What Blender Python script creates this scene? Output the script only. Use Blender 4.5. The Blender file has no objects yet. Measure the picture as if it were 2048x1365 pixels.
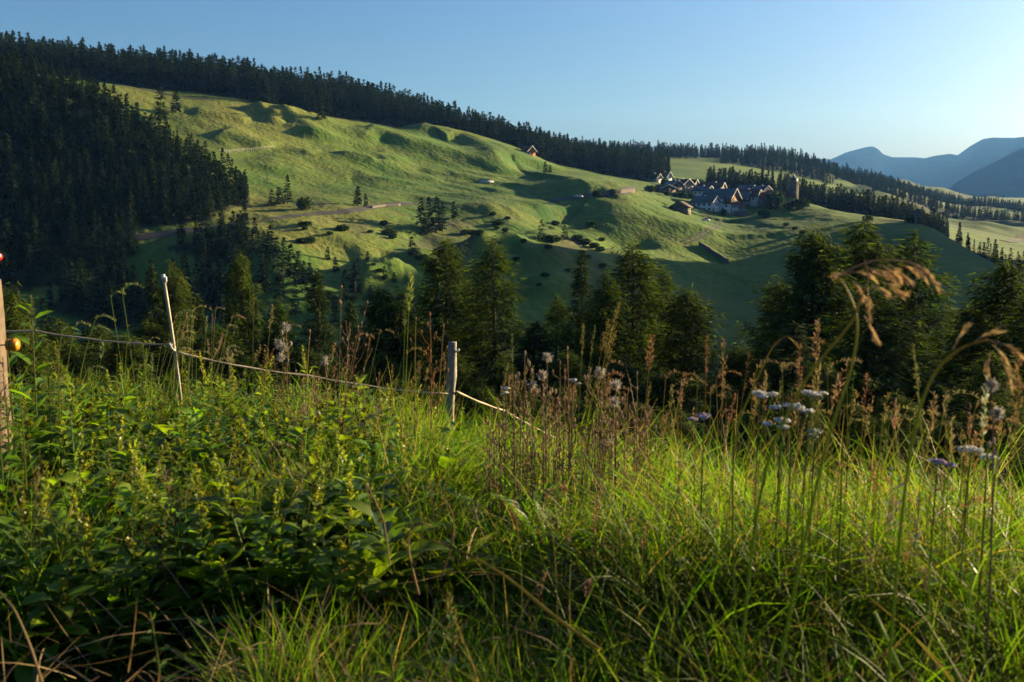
import bpy, math, random
import numpy as np
from mathutils import Vector
R = math.radians
random.seed(7); rng = np.random.default_rng(7)
scene = bpy.context.scene; COL = scene.collection

# ------------------------------------------------------------------ camera, light, exposure
W0, FPX, CX, CY, HOR = 2048, 1991.1, 1024.0, 682.5, 400.0
PITCH = math.atan((CY - HOR) / FPX)
cam = bpy.data.objects.new('camera', bpy.data.cameras.new('camera')); COL.objects.link(cam)
cam.location = (0, 0, 0); cam.rotation_euler = (math.pi/2 - PITCH, 0, 0)
cam.data.lens = 35; cam.data.sensor_width = 36; cam.data.clip_start = 0.05; cam.data.clip_end = 30000
cam.data.dof.use_dof = True; cam.data.dof.focus_distance = 22; cam.data.dof.aperture_fstop = 5.6
scene.camera = cam

SUN_AZ, SUN_EL = R(60), R(12)          # azimuth clockwise from the view direction (+Y)
world = bpy.data.worlds.new("World"); scene.world = world; world.use_nodes = True
nt = world.node_tree; nt.nodes.clear()
wo = nt.nodes.new('ShaderNodeOutputWorld'); bg = nt.nodes.new('ShaderNodeBackground'); sk = nt.nodes.new('ShaderNodeTexSky')
sk.sky_type = 'NISHITA'; sk.sun_disc = False; sk.sun_elevation = SUN_EL; sk.sun_rotation = SUN_AZ
sk.altitude = 1000; sk.air_density = 1.0; sk.dust_density = 6.8; sk.ozone_density = 6.0
bg.inputs['Strength'].default_value = 0.05
nt.links.new(sk.outputs[0], bg.inputs['Color']); nt.links.new(bg.outputs[0], wo.inputs['Surface'])
sun = bpy.data.objects.new('sun', bpy.data.lights.new('sun', 'SUN')); COL.objects.link(sun)
sun.data.energy = 5.0; sun.data.angle = R(0.55); sun.data.color = (1.0, 0.83, 0.50)
sd = Vector((math.sin(SUN_AZ)*math.cos(SUN_EL), math.cos(SUN_AZ)*math.cos(SUN_EL), math.sin(SUN_EL)))
sun.rotation_euler = sd.to_track_quat('Z', 'Y').to_euler()
scene.view_settings.view_transform = 'Standard'; scene.view_settings.look = 'None'
scene.view_settings.exposure = 1.8; scene.view_settings.gamma = 1.0; scene.view_settings.use_curve_mapping = False
scene.cycles.use_denoising = True
scene.cycles.max_bounces = 5; scene.cycles.diffuse_bounces = 2; scene.cycles.glossy_bounces = 1
scene.cycles.transmission_bounces = 3; scene.cycles.transparent_max_bounces = 4; scene.cycles.volume_bounces = 0

# ------------------------------------------------------------------ geometry of the place
SP, CP = math.sin(PITCH), math.cos(PITCH)
def ray(u, v):
    "bearing and slope (rise per metre of ground distance) of a sight line in the photograph"
    c = (u - CX) / FPX; d = (CY - v) / FPX
    y = CP + d*SP; h = np.hypot(c, y)
    return np.arctan2(c, y), (-SP + d*CP) / h
def P(u, v, r):
    a, t = ray(u, v); return Vector((r*math.sin(a), r*math.cos(a), r*t))
def proj(x, y, z):
    d = y*CP - z*SP
    return CX + FPX*x/d, CY - FPX*(y*SP + z*CP)/d

def vnoise(x, y, seed=0):
    x = np.asarray(x, float); y = np.asarray(y, float)
    xi = np.floor(x).astype(np.int64); yi = np.floor(y).astype(np.int64)
    fx = x - xi; fy = y - yi; fx = fx*fx*(3-2*fx); fy = fy*fy*(3-2*fy)
    def h(a, b):
        n = (a*374761393 + b*668265263 + seed*974634541) & 0x7fffffff
        n = ((n ^ (n >> 13)) * 1274126177) & 0x7fffffff
        return ((n ^ (n >> 16)) & 0xffff) / 65535.0
    return (h(xi, yi)*(1-fx) + h(xi+1, yi)*fx)*(1-fy) + (h(xi, yi+1)*(1-fx) + h(xi+1, yi+1)*fx)*fy
def fbm(x, y, oct=4, seed=0):
    s = 0; a = 0.5; f = 1.0
    for i in range(oct): s = s + a*(vnoise(x*f, y*f, seed+i*17)*2-1); a *= .5; f *= 2.03
    return s

# terrain profile lines, nearest first; nodes are (u, v, ground distance)
LINES = {
 'lower': [(-400,690,270),(0,680,275),(300,675,275),(480,670,262),(700,680,260),(1000,700,280),(1200,760,290),(1450,830,300),(1750,850,300),(2048,850,300),(2500,850,300)],
 'mid':   [(-400,620,310),(0,600,315),(250,575,318),(430,550,318),(560,522,316),(700,545,322),(900,560,330),(1100,590,340),(1300,600,355),(1450,640,375),(1600,640,375),(1750,640,365),(1900,620,350),(2048,640,335),(2500,640,330)],
 'road':  [(-400,530,350),(0,512,350),(200,486,350),(300,473,350),(480,448,354),(640,426,385),(730,432,395),(830,450,398),(950,470,395),(1050,480,395),(1200,492,405),(1310,510,425),(1450,500,470),(1600,490,480),(1700,480,480),(1800,475,470),(1850,480,455),(1950,530,425),(2048,570,400),(2500,640,380)],
 'field': [(-400,340,392),(0,345,392),(150,362,390),(300,388,385),(400,408,380),(480,428,376),(560,415,395),(640,405,412),(760,400,430),(880,408,440),(1000,410,455),(1100,400,490),(1170,396,518),(1240,405,530),(1330,416,552),(1420,426,578),(1480,430,585),(1540,420,590),(1600,413,592),(1700,432,572),(1800,445,545),(1850,450,525),(1900,478,495),(1960,520,470),(2048,560,450),(2500,640,430)],
 'spur':  [(-400,120,450),(0,158,448),(100,178,440),(200,222,432),(250,250,427),(300,285,422),(350,318,417),(400,352,411),(450,388,406),(490,412,402),(530,398,418),(600,376,452),(800,358,492),(950,362,515),(1100,366,542),(1200,376,570),(1300,388,592),(1400,394,615),(1500,399,620),(1600,404,612),(1700,436,600),(1800,456,580),(1900,492,550),(2048,560,520),(2500,600,500)],
 'dip':   [(-400,140,490),(0,180,486),(100,215,482),(200,275,474),(250,280,468),(300,298,466),(350,315,466),(400,322,466),(450,330,468),(500,336,474),(600,328,490),(800,322,532),(950,338,556),(1100,352,584),(1200,358,605),(1300,374,628),(1400,384,650),(1500,391,660),(1600,408,660),(1700,432,660),(1800,452,650),(1900,488,650),(2048,520,650),(2500,560,650)],
 'edge':  [(-400,120,600),(0,140,600),(250,176,600),(350,192,600),(450,204,600),(550,216,603),(650,242,610),(750,259,620),(850,272,632),(950,292,640),(1050,310,645),(1100,332,655),(1200,350,672),(1300,362,692),(1400,380,702),(1500,388,712),(1600,402,720),(1700,424,720),(1800,446,720),(1900,484,750),(2048,510,780),(2500,540,800)],
 'sky':   [(-400,110,720),(0,128,720),(250,153,720),(400,166,720),(550,190,720),(620,196,720),(700,206,730),(800,230,740),(900,260,750),(1000,287,762),(1100,316,780),(1200,337,800),(1300,346,820),(1400,352,850),(1500,365,850),(1600,378,850),(1700,400,850),(1800,424,880),(1900,456,930),(2048,482,960),(2500,520,1000)],
 'back':  [(-400,150,900),(0,150,900),(500,215,900),(800,255,900),(1000,305,900),(1100,318,950),(1200,322,980),(1300,322,1000),(1400,326,1010),(1500,340,1020),(1560,352,1040),(1640,370,1060),(1700,384,1100),(1800,402,1180),(1900,424,1250),(2048,454,1250),(2500,500,1250)],
 'ridge': [(-400,180,1150),(0,180,1150),(500,240,1150),(900,290,1180),(1080,292,1200),(1150,305,1200),(1200,311,1200),(1300,312,1210),(1400,318,1250),(1500,317,1290),(1550,314,1300),(1600,330,1330),(1700,360,1400),(1800,372,1600),(1900,396,1800),(2048,430,1900),(2500,450,1900)],
 'far':   [(-400,240,1600),(900,320,1600),(1300,345,1700),(1500,350,1800),(1600,362,1900),(1700,370,2000),(1800,376,2200),(1900,390,2400),(2048,404,2500),(2500,420,2500)],
 'end':   [(-400,390,4500),(2500,396,4500)],
}
NAMES = list(LINES)
AZ = np.radians(np.concatenate([np.arange(-95,-33,2.0), np.arange(-33,33,0.13), np.arange(33,97,2.0)]))
RR = np.concatenate([np.geomspace(0.4,12,56), np.geomspace(12.4,200,60), np.arange(203,700,2.6), np.arange(703,1450,6.0), np.geomspace(1460,4500,34)])
azd = np.degrees(AZ)
def crest_r(ad): return np.interp(ad, [-90,-30,-20,-8,5,15,28,90],[8.4,8.2,7.9,7.2,6.2,5.1,4.8,5])
def ctrl():
    rs, zs = [], []
    cr = crest_r(azd)
    zc = np.interp(azd,[-30,-10,5,28],[-1.78,-1.86,-1.90,-1.72])
    rs.append(np.full_like(AZ,.3)); zs.append(np.full_like(AZ,-1.5))
    rs.append(cr*.55); zs.append(np.interp(azd,[-30,28],[-1.58,-1.50]))
    rs.append(cr); zs.append(zc)
    rs.append(cr+2.2); zs.append(zc-.75)
    rs.append(cr+9); zs.append(zc-4.6)
    rs.append(np.full_like(AZ,32)); zs.append(np.full_like(AZ,-11.))
    rs.append(np.full_like(AZ,90)); zs.append(np.full_like(AZ,-25.))
    rs.append(np.full_like(AZ,190)); zs.append(np.interp(azd,[-30,0,12,30],[-50,-52,-62,-62]))
    for n in NAMES:
        L = LINES[n]; a=[];r=[];z=[]
        for (u,v,d) in L:
            b,t = ray(u,v); a.append(b); r.append(d); z.append(d*t)
        rs.append(np.interp(AZ,a,r)); zs.append(np.interp(AZ,a,z))
    rs = np.array(rs); zs = np.array(zs)
    inn = (np.abs(azd)<33); k = np.exp(-.5*(np.arange(-10,11)/4.0)**2); k/=k.sum()
    for A in (rs, zs):
        for i in range(len(A)):
            s = A[i][inn]; p = np.pad(s,10,mode='edge'); A[i][inn] = np.convolve(p,k,'valid')
    return rs, zs
def pchip(x, y, xq):
    h = np.diff(x); d = np.diff(y)/h; m = np.zeros_like(y)
    for i in range(1,len(x)-1):
        if d[i-1]*d[i] > 0:
            w1=2*h[i]+h[i-1]; w2=h[i]+2*h[i-1]; m[i]=(w1+w2)/(w1/d[i-1]+w2/d[i])
    m[0]=d[0]; m[-1]=d[-1]
    i = np.clip(np.searchsorted(x,xq)-1,0,len(h)-1); t=(xq-x[i])/h[i]
    t=np.clip(t,0,1)
    return (2*t**3-3*t**2+1)*y[i]+(t**3-2*t**2+t)*h[i]*m[i]+(-2*t**3+3*t**2)*y[i+1]+(t**3-t**2)*h[i]*m[i+1]
CR, CZ = ctrl()
ZG = np.zeros((len(AZ), len(RR)))
for i in range(len(AZ)): ZG[i] = pchip(CR[:,i], CZ[:,i], RR)
XG = np.sin(AZ)[:,None]*RR[None,:]; YG = np.cos(AZ)[:,None]*RR[None,:]
def line_r(name, az): return np.interp(az, AZ, CR[8+NAMES.index(name)])
def sample(G, x, y):
    a = np.arctan2(x,y); r = np.hypot(x,y)
    fi = np.interp(a, AZ, np.arange(len(AZ))); fj = np.interp(r, RR, np.arange(len(RR)))
    i = np.clip(fi.astype(int) if hasattr(fi,'astype') else int(fi),0,len(AZ)-2); j = np.clip(fj.astype(int) if hasattr(fj,'astype') else int(fj),0,len(RR)-2)
    s = fi-i; t = fj-j
    return (G[i,j]*(1-s)+G[i+1,j]*s)*(1-t)+(G[i,j+1]*(1-s)+G[i+1,j+1]*s)*t
def gz(x, y): return float(sample(ZG, np.float64(x), np.float64(y)))
def hit(u, v, rmin=200):
    "where the sight line through (u, v) first meets the ground beyond rmin"
    a, t = ray(u, v)
    rr = RR[RR>=rmin]; z = sample(ZG, np.sin(a)*rr, np.cos(a)*rr)
    k = np.argmax(z/rr >= t)
    if z[k]/rr[k] < t: k = int(np.argmax(z/rr))
    if k > 0:
        f0 = z[k-1]/rr[k-1]-t; f1 = z[k]/rr[k]-t
        r = rr[k-1] + (rr[k]-rr[k-1])*(-f0/(f1-f0) if f1 != f0 else 0)
    else: r = rr[0]
    r = float(np.clip(r, rr[max(k-1,0)], rr[k]))
    x, y = r*math.sin(a), r*math.cos(a)
    return Vector((x, y, gz(x, y)))
sx, sy = math.sin(SUN_AZ), math.cos(SUN_AZ)
def pline(pts, step=3.0):
    w = [hit(u,v) for (u,v) in pts]; out=[]
    for a,b in zip(w[:-1],w[1:]):
        n = max(1,int((b-a).length/step))
        for k in range(n): out.append(a.lerp(b,k/n))
    out.append(w[-1]); return np.array([(p.x,p.y) for p in out])
def bank(pts, h, ws, wl, taper=.12, orient=(sx,sy)):
    "a grassy ridge or terrace edge: h metres high, ws wide on its lee side, wl wide on its sun side"
    q = pline(pts); mid = q.mean(0)
    reach = 3*max(ws,wl); lo = q.min(0)-reach; hi = q.max(0)+reach
    m = (XG>lo[0])&(XG<hi[0])&(YG>lo[1])&(YG<hi[1])
    px, py = XG[m], YG[m]
    best = np.full(px.shape,1e9); bs = np.zeros_like(px); bt = np.zeros_like(px)
    n = len(q)-1
    for k in range(n):
        ax,ay=q[k]; bx,by=q[k+1]; dx,dy=bx-ax,by-ay; L=math.hypot(dx,dy)+1e-9
        t = np.clip(((px-ax)*dx+(py-ay)*dy)/L**2,0,1)
        ex = px-(ax+t*dx); ey = py-(ay+t*dy); d = np.hypot(ex,ey)
        nx,ny = -dy/L,dx/L
        if nx*orient[0]+ny*orient[1] < 0: nx,ny=-nx,-ny
        s = ex*nx+ey*ny
        up = d<best; best[up]=d[up]; bs[up]=s[up]; bt[up]=(k+t[up])/n
    side = np.where(bs<0, ws, wl)
    f = np.exp(-(best/side)**2) * np.clip(bt/taper,0,1)*np.clip((1-bt)/taper,0,1)
    ZG[m] += h*f
# ------------------------------------------------------------------ relief: banks, terraces, hollows
inner = RR[None,:] > 200
und = fbm(XG/85, YG/85, 3, 3)*3.0*np.clip((RR[None,:]-230)/120,0,1)*np.clip((1400-RR[None,:])/300,.5,1)
DA,DB=XG*.8-YG*.6,XG*.6+YG*.8
rid = (1-np.abs(fbm(DA/75+fbm(XG/60,YG/60,2,9)*1.2, DB/20, 3, 21))*2)
und = und + rid*.7*np.clip((RR[None,:]-330)/100,0,1)
und = und*.62 + fbm(DA/14,DB/5.5,3,91)*.62*np.clip((RR[None,:]-230)/60,0,1)*(RR[None,:]<900)
ZG += np.where(inner, und, 0)
# small lumps in the near meadow
ZG += np.where(RR[None,:]<40, fbm(XG/1.3, YG/1.3, 3, 5)*.06, 0)
# rolling plateau far right
far = np.clip((RR[None,:]-950)/200,0,1)*np.clip((2600-RR[None,:])/400,0,1)
ZG += far*fbm(XG/120+4, YG/160, 4, 31)*26*np.clip((azd[:,None]-12)/8,0,1)
bank([(795,258),(860,270),(930,283),(975,308),(1005,332),(1050,345)], 6.5, 15, 34)
bank([(700,262),(760,275),(830,298),(900,318),(965,334),(1040,347)], 5.5, 12, 26)
bank([(560,228),(640,250),(700,275),(760,285)], 3, 8, 16)
bank([(480,218),(520,226),(545,240),(540,250)], 3, 5, 8)
bank([(505,212),(550,222),(560,236)], 3, 5, 8)
bank([(560,222),(600,240),(620,262),(640,285)], 5, 10, 20)
bank([(380,225),(450,235),(500,246)], 1.6, 5, 14)
bank([(430,268),(480,280),(540,300)], 2.5, 7, 14)
bank([(470,330),(560,318),(650,320),(740,322)], 1.2, 5, 14)
bank([(690,318),(740,312),(790,330)], 1.3, 5, 14)
bank([(600,350),(700,350),(780,372)], 1.1, 5, 14)
bank([(900,352),(960,356),(1000,364)], 1.0, 5, 12)
bank([(1070,396),(1150,400),(1230,410),(1262,438),(1300,474),(1345,500)], 8.5, 30, 55, .22)
bank([(1090,425),(1160,440),(1230,465),(1290,500)], -6, 30, 26, .2)
bank([(1100,372),(1180,378),(1270,384)], 2.5, 8, 16)
# terraces below the road
for pts, h, ws, wl in [
  ([(620,432),(700,440),(800,446),(840,470)], 3.2, 8, 18),
  ([(860,422),(950,424),(1010,432),(1040,446)], 3.0, 8, 20),
  ([(900,462),(1000,456),(1100,452),(1150,468),(1210,496)], 5.0, 10, 24),
  ([(600,500),(700,498),(800,492),(870,498)], 4.2, 9, 20),
  ([(880,508),(960,502),(1050,500)], 2.8, 7, 16),
  ([(1040,530),(1120,520),(1200,512)], 3.2, 7, 16),
  ([(1060,560),(1150,552),(1230,540)], 3.0, 7, 16),
  ([(1330,446),(1400,462),(1450,478)], 1.8, 7, 16),
  ([(1500,458),(1560,470),(1650,476)], 1.8, 7, 16),
  ([(1480,432),(1540,452),(1620,470)], 1.5, 4, 8),
]: bank(pts, h*.6, ws, wl*1.3, .3, (0.5,0.86))
_r=random.Random(12)
for k in range(22):     # many small terrace steps across the old fields
    u0=_r.uniform(620,1060); v0=_r.uniform(452,600); L=_r.uniform(110,260)
    bank([(u0+L*t,v0+_r.uniform(-4,4)-18*t*_r.random()) for t in (0,.33,.66,1)], _r.uniform(1.3,2.6), _r.uniform(2.4,3.6), _r.uniform(7,12), .2, (.45,.9))
for k in range(26):     # low folds on the upper pasture, running down to the right
    u0=_r.uniform(430,1000); v0=235+(u0-430)*.17+_r.uniform(0,95); L=_r.uniform(60,190)
    bank([(u0+L*t,v0+L*t*.16+_r.uniform(-3,3)) for t in (0,.33,.66,1)], _r.uniform(.5,1.1), _r.uniform(2.2,4), _r.uniform(6,12), .3)
bank([(470,448),(500,470),(545,500),(590,540),(630,590),(660,640)], 2, 22, 40, .06, (1,.1))

# hill on the right, outside the picture: it shades the valley floor
SS=XG*math.sin(SUN_AZ)+YG*math.cos(SUN_AZ); WW=-XG*math.cos(SUN_AZ)+YG*math.sin(SUN_AZ)
def smooth(x,a,b_): t=np.clip((x-a)/(b_-a),0,1); return t*t*(3-2*t)
pl=smooth(WW,120,180)*(1-smooth(WW,318,358))
hillr=-80+(148+fbm(XG/50,YG/50,3,8)*8)*np.exp(-((SS-560)/58)**2)*pl
ZG=np.where(azd[:,None]>28.5,np.maximum(ZG,hillr),ZG)

# ------------------------------------------------------------------ materials
def mat(name, base=(.5,.5,.5), rough=.8, spec=.3, noise=None, transl=None, vcol=None, bump=None, metal=0):
    m = bpy.data.materials.new(name); m.use_nodes = True; n = m.node_tree; L = n.links
    b = n.nodes['Principled BSDF']; b.inputs['Roughness'].default_value=rough; b.inputs['Specular IOR Level'].default_value=spec
    b.inputs['Metallic'].default_value=metal
    tc = n.nodes.new('ShaderNodeTexCoord'); src=None
    if vcol:
        a = n.nodes.new('ShaderNodeAttribute'); a.attribute_name = vcol; src = a.outputs['Color']
    if noise:
        sc, col2, amt = noise
        t = n.nodes.new('ShaderNodeTexNoise'); t.inputs['Scale'].default_value=sc; t.inputs['Detail'].default_value=5
        L.new(tc.outputs['Object'], t.inputs['Vector'])
        rmp = n.nodes.new('ShaderNodeMapRange'); rmp.inputs[1].default_value=.35; rmp.inputs[2].default_value=.65; rmp.inputs[4].default_value=amt
        L.new(t.outputs['Fac'], rmp.inputs[0])
        mx = n.nodes.new('ShaderNodeMix'); mx.data_type='RGBA'
        if src: L.new(src, mx.inputs[6])
        else: mx.inputs[6].default_value=(*base,1)
        if vcol: mx.blend_type='MULTIPLY'
        mx.inputs[7].default_value=(*col2,1); L.new(rmp.outputs[0], mx.inputs[0]); src = mx.outputs[2]
    if src: L.new(src, b.inputs['Base Color'])
    else: b.inputs['Base Color'].default_value=(*base,1)
    if bump:
        t = n.nodes.new('ShaderNodeTexNoise'); t.inputs['Scale'].default_value=bump[0]; t.inputs['Detail'].default_value=4
        L.new(tc.outputs['Object'], t.inputs['Vector'])
        bp = n.nodes.new('ShaderNodeBump'); bp.inputs['Strength'].default_value=bump[1]; bp.inputs['Distance'].default_value=bump[2]
        L.new(t.outputs['Fac'], bp.inputs['Height']); L.new(bp.outputs[0], b.inputs['Normal'])
    if transl:
        tr = n.nodes.new('ShaderNodeBsdfTranslucent'); ms = n.nodes.new('ShaderNodeMixShader'); ms.inputs[0].default_value=transl[0]
        hs = n.nodes.new('ShaderNodeMix'); hs.data_type='RGBA'; hs.blend_type='MULTIPLY'; hs.inputs[0].default_value=1
        if src: L.new(src, hs.inputs[6])
        else: hs.inputs[6].default_value=(*base,1)
        hs.inputs[7].default_value=(*transl[1],1); L.new(hs.outputs[2], tr.inputs['Color'])
        L.new(b.outputs[0], ms.inputs[1]); L.new(tr.outputs[0], ms.inputs[2])
        L.new(ms.outputs[0], n.nodes['Material Output'].inputs['Surface'])
    return m
M = {}
M['blade'] = mat('grass_blade', rough=.55, spec=.22, vcol='col', transl=(.55,(1.6,1.7,.6)))
M['leaf'] = mat('weed_leaf', rough=.42, spec=.42, vcol='col', transl=(.5,(1.6,1.8,.5)), noise=(60,(.75,.8,.7),.6))
M['dry'] = mat('dry_plant', rough=.7, spec=.2, vcol='col', transl=(.3,(1.2,1.05,.8)))
M['petal'] = mat('petal', rough=.7, spec=.2, vcol='col', transl=(.3,(1,1,1)))
M['needle'] = mat('conifer_foliage', rough=.8, spec=.05, vcol='col', transl=(.2,(1.2,1.3,.6)))
M['larch'] = mat('larch_foliage', rough=.8, spec=.05, vcol='col', transl=(.38,(1.25,1.35,.6)))
M['bark'] = mat('bark', (.06,.045,.033), .9, .1, noise=(3,(.03,.024,.018),.8), bump=(8,.5,.05))
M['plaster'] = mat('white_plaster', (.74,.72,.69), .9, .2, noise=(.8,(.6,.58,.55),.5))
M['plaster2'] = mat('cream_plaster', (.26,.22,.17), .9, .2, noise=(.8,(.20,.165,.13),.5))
M['wood'] = mat('brown_timber', (.26,.10,.04), .8, .2, noise=(2,(.16,.06,.025),.7))
M['wood2'] = mat('grey_timber', (.14,.11,.085), .85, .2, noise=(2,(.08,.06,.05),.7))
M['roof'] = mat('slate_roof', (.085,.095,.11), .6, .4, noise=(1.5,(.05,.055,.06),.7))
M['roof2'] = mat('brown_roof', (.08,.05,.042), .8, .2, noise=(1.5,(.055,.035,.03),.7))
M['roof3'] = mat('red_roof', (.15,.055,.04), .8, .2, noise=(1.5,(.09,.04,.03),.7))
M['glass'] = mat('window_glass', (.03,.035,.045), .15, .6)
M['stone'] = mat('stone', (.12,.10,.08), .9, .2, noise=(1.2,(.11,.095,.08),.9), bump=(2,.6,.2))
M['trim'] = mat('white_trim', (.5,.48,.45), .7, .3)
M['copper'] = mat('dark_spire_metal', (.05,.05,.055), .5, .5)
M['road'] = mat('road_surface', (.075,.07,.065), .9, .2, noise=(.4,(.045,.043,.04),.8))
M['gravel'] = mat('pale_track', (.12,.11,.08), .95, .1, noise=(.5,(.08,.08,.045),.9))
M['rock'] = mat('rock', (.22,.21,.21), .9, .2, noise=(.25,(.10,.10,.10),1), bump=(.5,.8,1))
M['paint'] = mat('white_car_paint', (.5,.5,.52), .3, .5)
M['tyre'] = mat('tyre_rubber', (.02,.02,.02), .8, .3)
M['post'] = mat('weathered_post', (.15,.105,.075), .85, .2, noise=(18,(.09,.062,.045),.9), bump=(40,.5,.004))
M['post2'] = mat('silver_post', (.28,.245,.21), .85, .2, noise=(25,(.15,.13,.115),.9), bump=(50,.7,.004))
M['rod'] = mat('white_plastic_rod', (.34,.29,.20), .5, .4, noise=(12,(.24,.2,.13),.6))
M['white'] = mat('white_plastic', (.45,.45,.44), .4, .4)
M['rope'] = mat('electric_fence_tape', (.42,.33,.25), .7, .3, noise=(60,(.26,.2,.15),.8))
M['yellow'] = mat('yellow_plastic', (.45,.19,.012), .4, .4)
M['red'] = mat('red_plastic', (.32,.008,.007), .3, .5)
M['steel'] = mat('dark_steel', (.06,.055,.05), .5, .5, metal=.6)

# terrain surface: zone colours carry what grows where (r = mown yellow, g = forest floor, partly painted-in shade, b = bare soil)
def terrain_material():
    m = bpy.data.materials.new('alpine_meadow'); m.use_nodes=True; n=m.node_tree; L=n.links; b=n.nodes['Principled BSDF']
    b.inputs['Roughness'].default_value=.9; b.inputs['Specular IOR Level'].default_value=.15
    g = n.nodes.new('ShaderNodeNewGeometry')
    def noise(scale, det=5, stretch=(1,1,1), dist=0):
        mp = n.nodes.new('ShaderNodeMapping'); mp.inputs['Scale'].default_value=stretch; L.new(g.outputs['Position'], mp.inputs['Vector'])
        t = n.nodes.new('ShaderNodeTexNoise'); t.inputs['Scale'].default_value=scale; t.inputs['Detail'].default_value=det; t.inputs['Distortion'].default_value=dist
        L.new(mp.outputs[0], t.inputs['Vector']); return t.outputs['Fac']
    def rng_(s,a,c,o0=0,o1=1):
        r=n.nodes.new('ShaderNodeMapRange'); r.inputs[1].default_value=a; r.inputs[2].default_value=c; r.inputs[3].default_value=o0; r.inputs[4].default_value=o1; L.new(s,r.inputs[0]); return r.outputs[0]
    def mix(f,a,c,bt='MIX'):
        x=n.nodes.new('ShaderNodeMix'); x.data_type='RGBA'; x.blend_type=bt
        if isinstance(f,(int,float)): x.inputs[0].default_value=f
        else: L.new(f,x.inputs[0])
        for s,k in ((a,6),(c,7)):
            if isinstance(s,tuple): x.inputs[k].default_value=(*s,1)
            else: L.new(s,x.inputs[k])
        return x.outputs[2]
    at=n.nodes.new('ShaderNodeAttribute'); at.attribute_name='zone'
    sp=n.nodes.new('ShaderNodeSeparateColor'); L.new(at.outputs['Color'],sp.inputs[0])
    c = mix(rng_(noise(.012,5),.35,.65),(.028,.092,.011),(.090,.155,.017))
    c = mix(rng_(noise(.05,6,(1,1.8,1),.6),.42,.72,0,.9),c,(.135,.160,.030))
    c = mix(rng_(noise(.35,5),.4,.7,0,.45),c,(.020,.055,.006))
    c = mix(rng_(noise(.16,6,(1,2.5,1)),.55,.72,0,.5),c,(.13,.105,.035))
    dry = mix(rng_(noise(.09,5,(1,3,1)),.35,.65),(.20,.175,.04),(.14,.155,.028))
    c = mix(sp.outputs[0],c,dry)
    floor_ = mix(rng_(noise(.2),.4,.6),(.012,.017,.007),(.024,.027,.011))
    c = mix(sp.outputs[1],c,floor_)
    soil = mix(rng_(noise(.3),.4,.6),(.085,.062,.04),(.05,.042,.025))
    c = mix(sp.outputs[2],c,soil)
    L.new(c,b.inputs['Base Color'])
    bp=n.nodes.new('ShaderNodeBump'); bp.inputs['Strength'].default_value=.6; bp.inputs['Distance'].default_value=1.2
    L.new(noise(.45,6),bp.inputs['Height']); L.new(bp.outputs[0],b.inputs['Normal'])
    return m
M['ground']=terrain_material()

# ------------------------------------------------------------------ mesh helpers
class Soup:
    def __init__(s): s.v=[]; s.f=[]; s.c=[]; s.n=0
    def add(s, v, f, c=(1,1,1)):
        v=np.asarray(v,float).reshape(-1,3); f=np.asarray(f,int)
        c=np.asarray(c,float); 
        if c.ndim==1: c=np.broadcast_to(c,(len(v),3))
        s.v.append(v); s.f.append(f+s.n); s.c.append(np.array(c)); s.n+=len(v)
    def join(s, o):
        for v,f,c in zip(o.v,o.f,o.c): s.v.append(v); s.c.append(c)
        for f in o.f: s.f.append(f+s.n)
        s.n+=o.n
    def arrays(s):
        V=np.concatenate(s.v); C=np.concatenate(s.c)
        return V, s.f, C
    def mesh(s, name, material, smooth=False):
        V,F,C=s.arrays(); me=bpy.data.meshes.new(name)
        me.vertices.add(len(V)); me.vertices.foreach_set('co',V.astype(np.float32).ravel())
        loops=np.concatenate([f.ravel() for f in F]); sizes=np.concatenate([np.full(len(f),f.shape[1]) for f in F])
        me.loops.add(len(loops)); me.loops.foreach_set('vertex_index',loops.astype(np.int32))
        me.polygons.add(len(sizes)); st=np.concatenate([[0],np.cumsum(sizes)[:-1]])
        me.polygons.foreach_set('loop_start',st.astype(np.int32))
        if smooth: me.polygons.foreach_set('use_smooth',np.ones(len(sizes),bool))
        me.update(calc_edges=True)
        a=me.color_attributes.new('col','FLOAT_COLOR','POINT')
        a.data.foreach_set('color',np.concatenate([C,np.ones((len(C),1))],1).astype(np.float32).ravel())
        me.materials.append(M[material] if isinstance(material,str) else material)
        return me
def link(name, data, parent=None, loc=None, rz=0):
    o=bpy.data.objects.new(name,data); COL.objects.link(o)
    if parent: o.parent=parent
    if loc is not None: o.location=loc
    if rz: o.rotation_euler=(0,0,rz)
    return o
def tag(o, label=None, cat=None, group=None, kind=None):
    for k,v in (('label',label),('category',cat),('group',group),('kind',kind)):
        if v: o[k]=v
    return o
def thing(name, loc, label, cat, group=None, rz=0):
    o=link(name,None,None,loc,rz); o.empty_display_size=.2; return tag(o,label,cat,group)
def box(s, x0,x1,y0,y1,z0,z1, c=(1,1,1)):
    v=[(x,y,z) for z in (z0,z1) for y in (y0,y1) for x in (x0,x1)]
    s.add(v,[(0,2,3,1),(4,5,7,6),(0,1,5,4),(2,6,7,3),(0,4,6,2),(1,3,7,5)],c)
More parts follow.
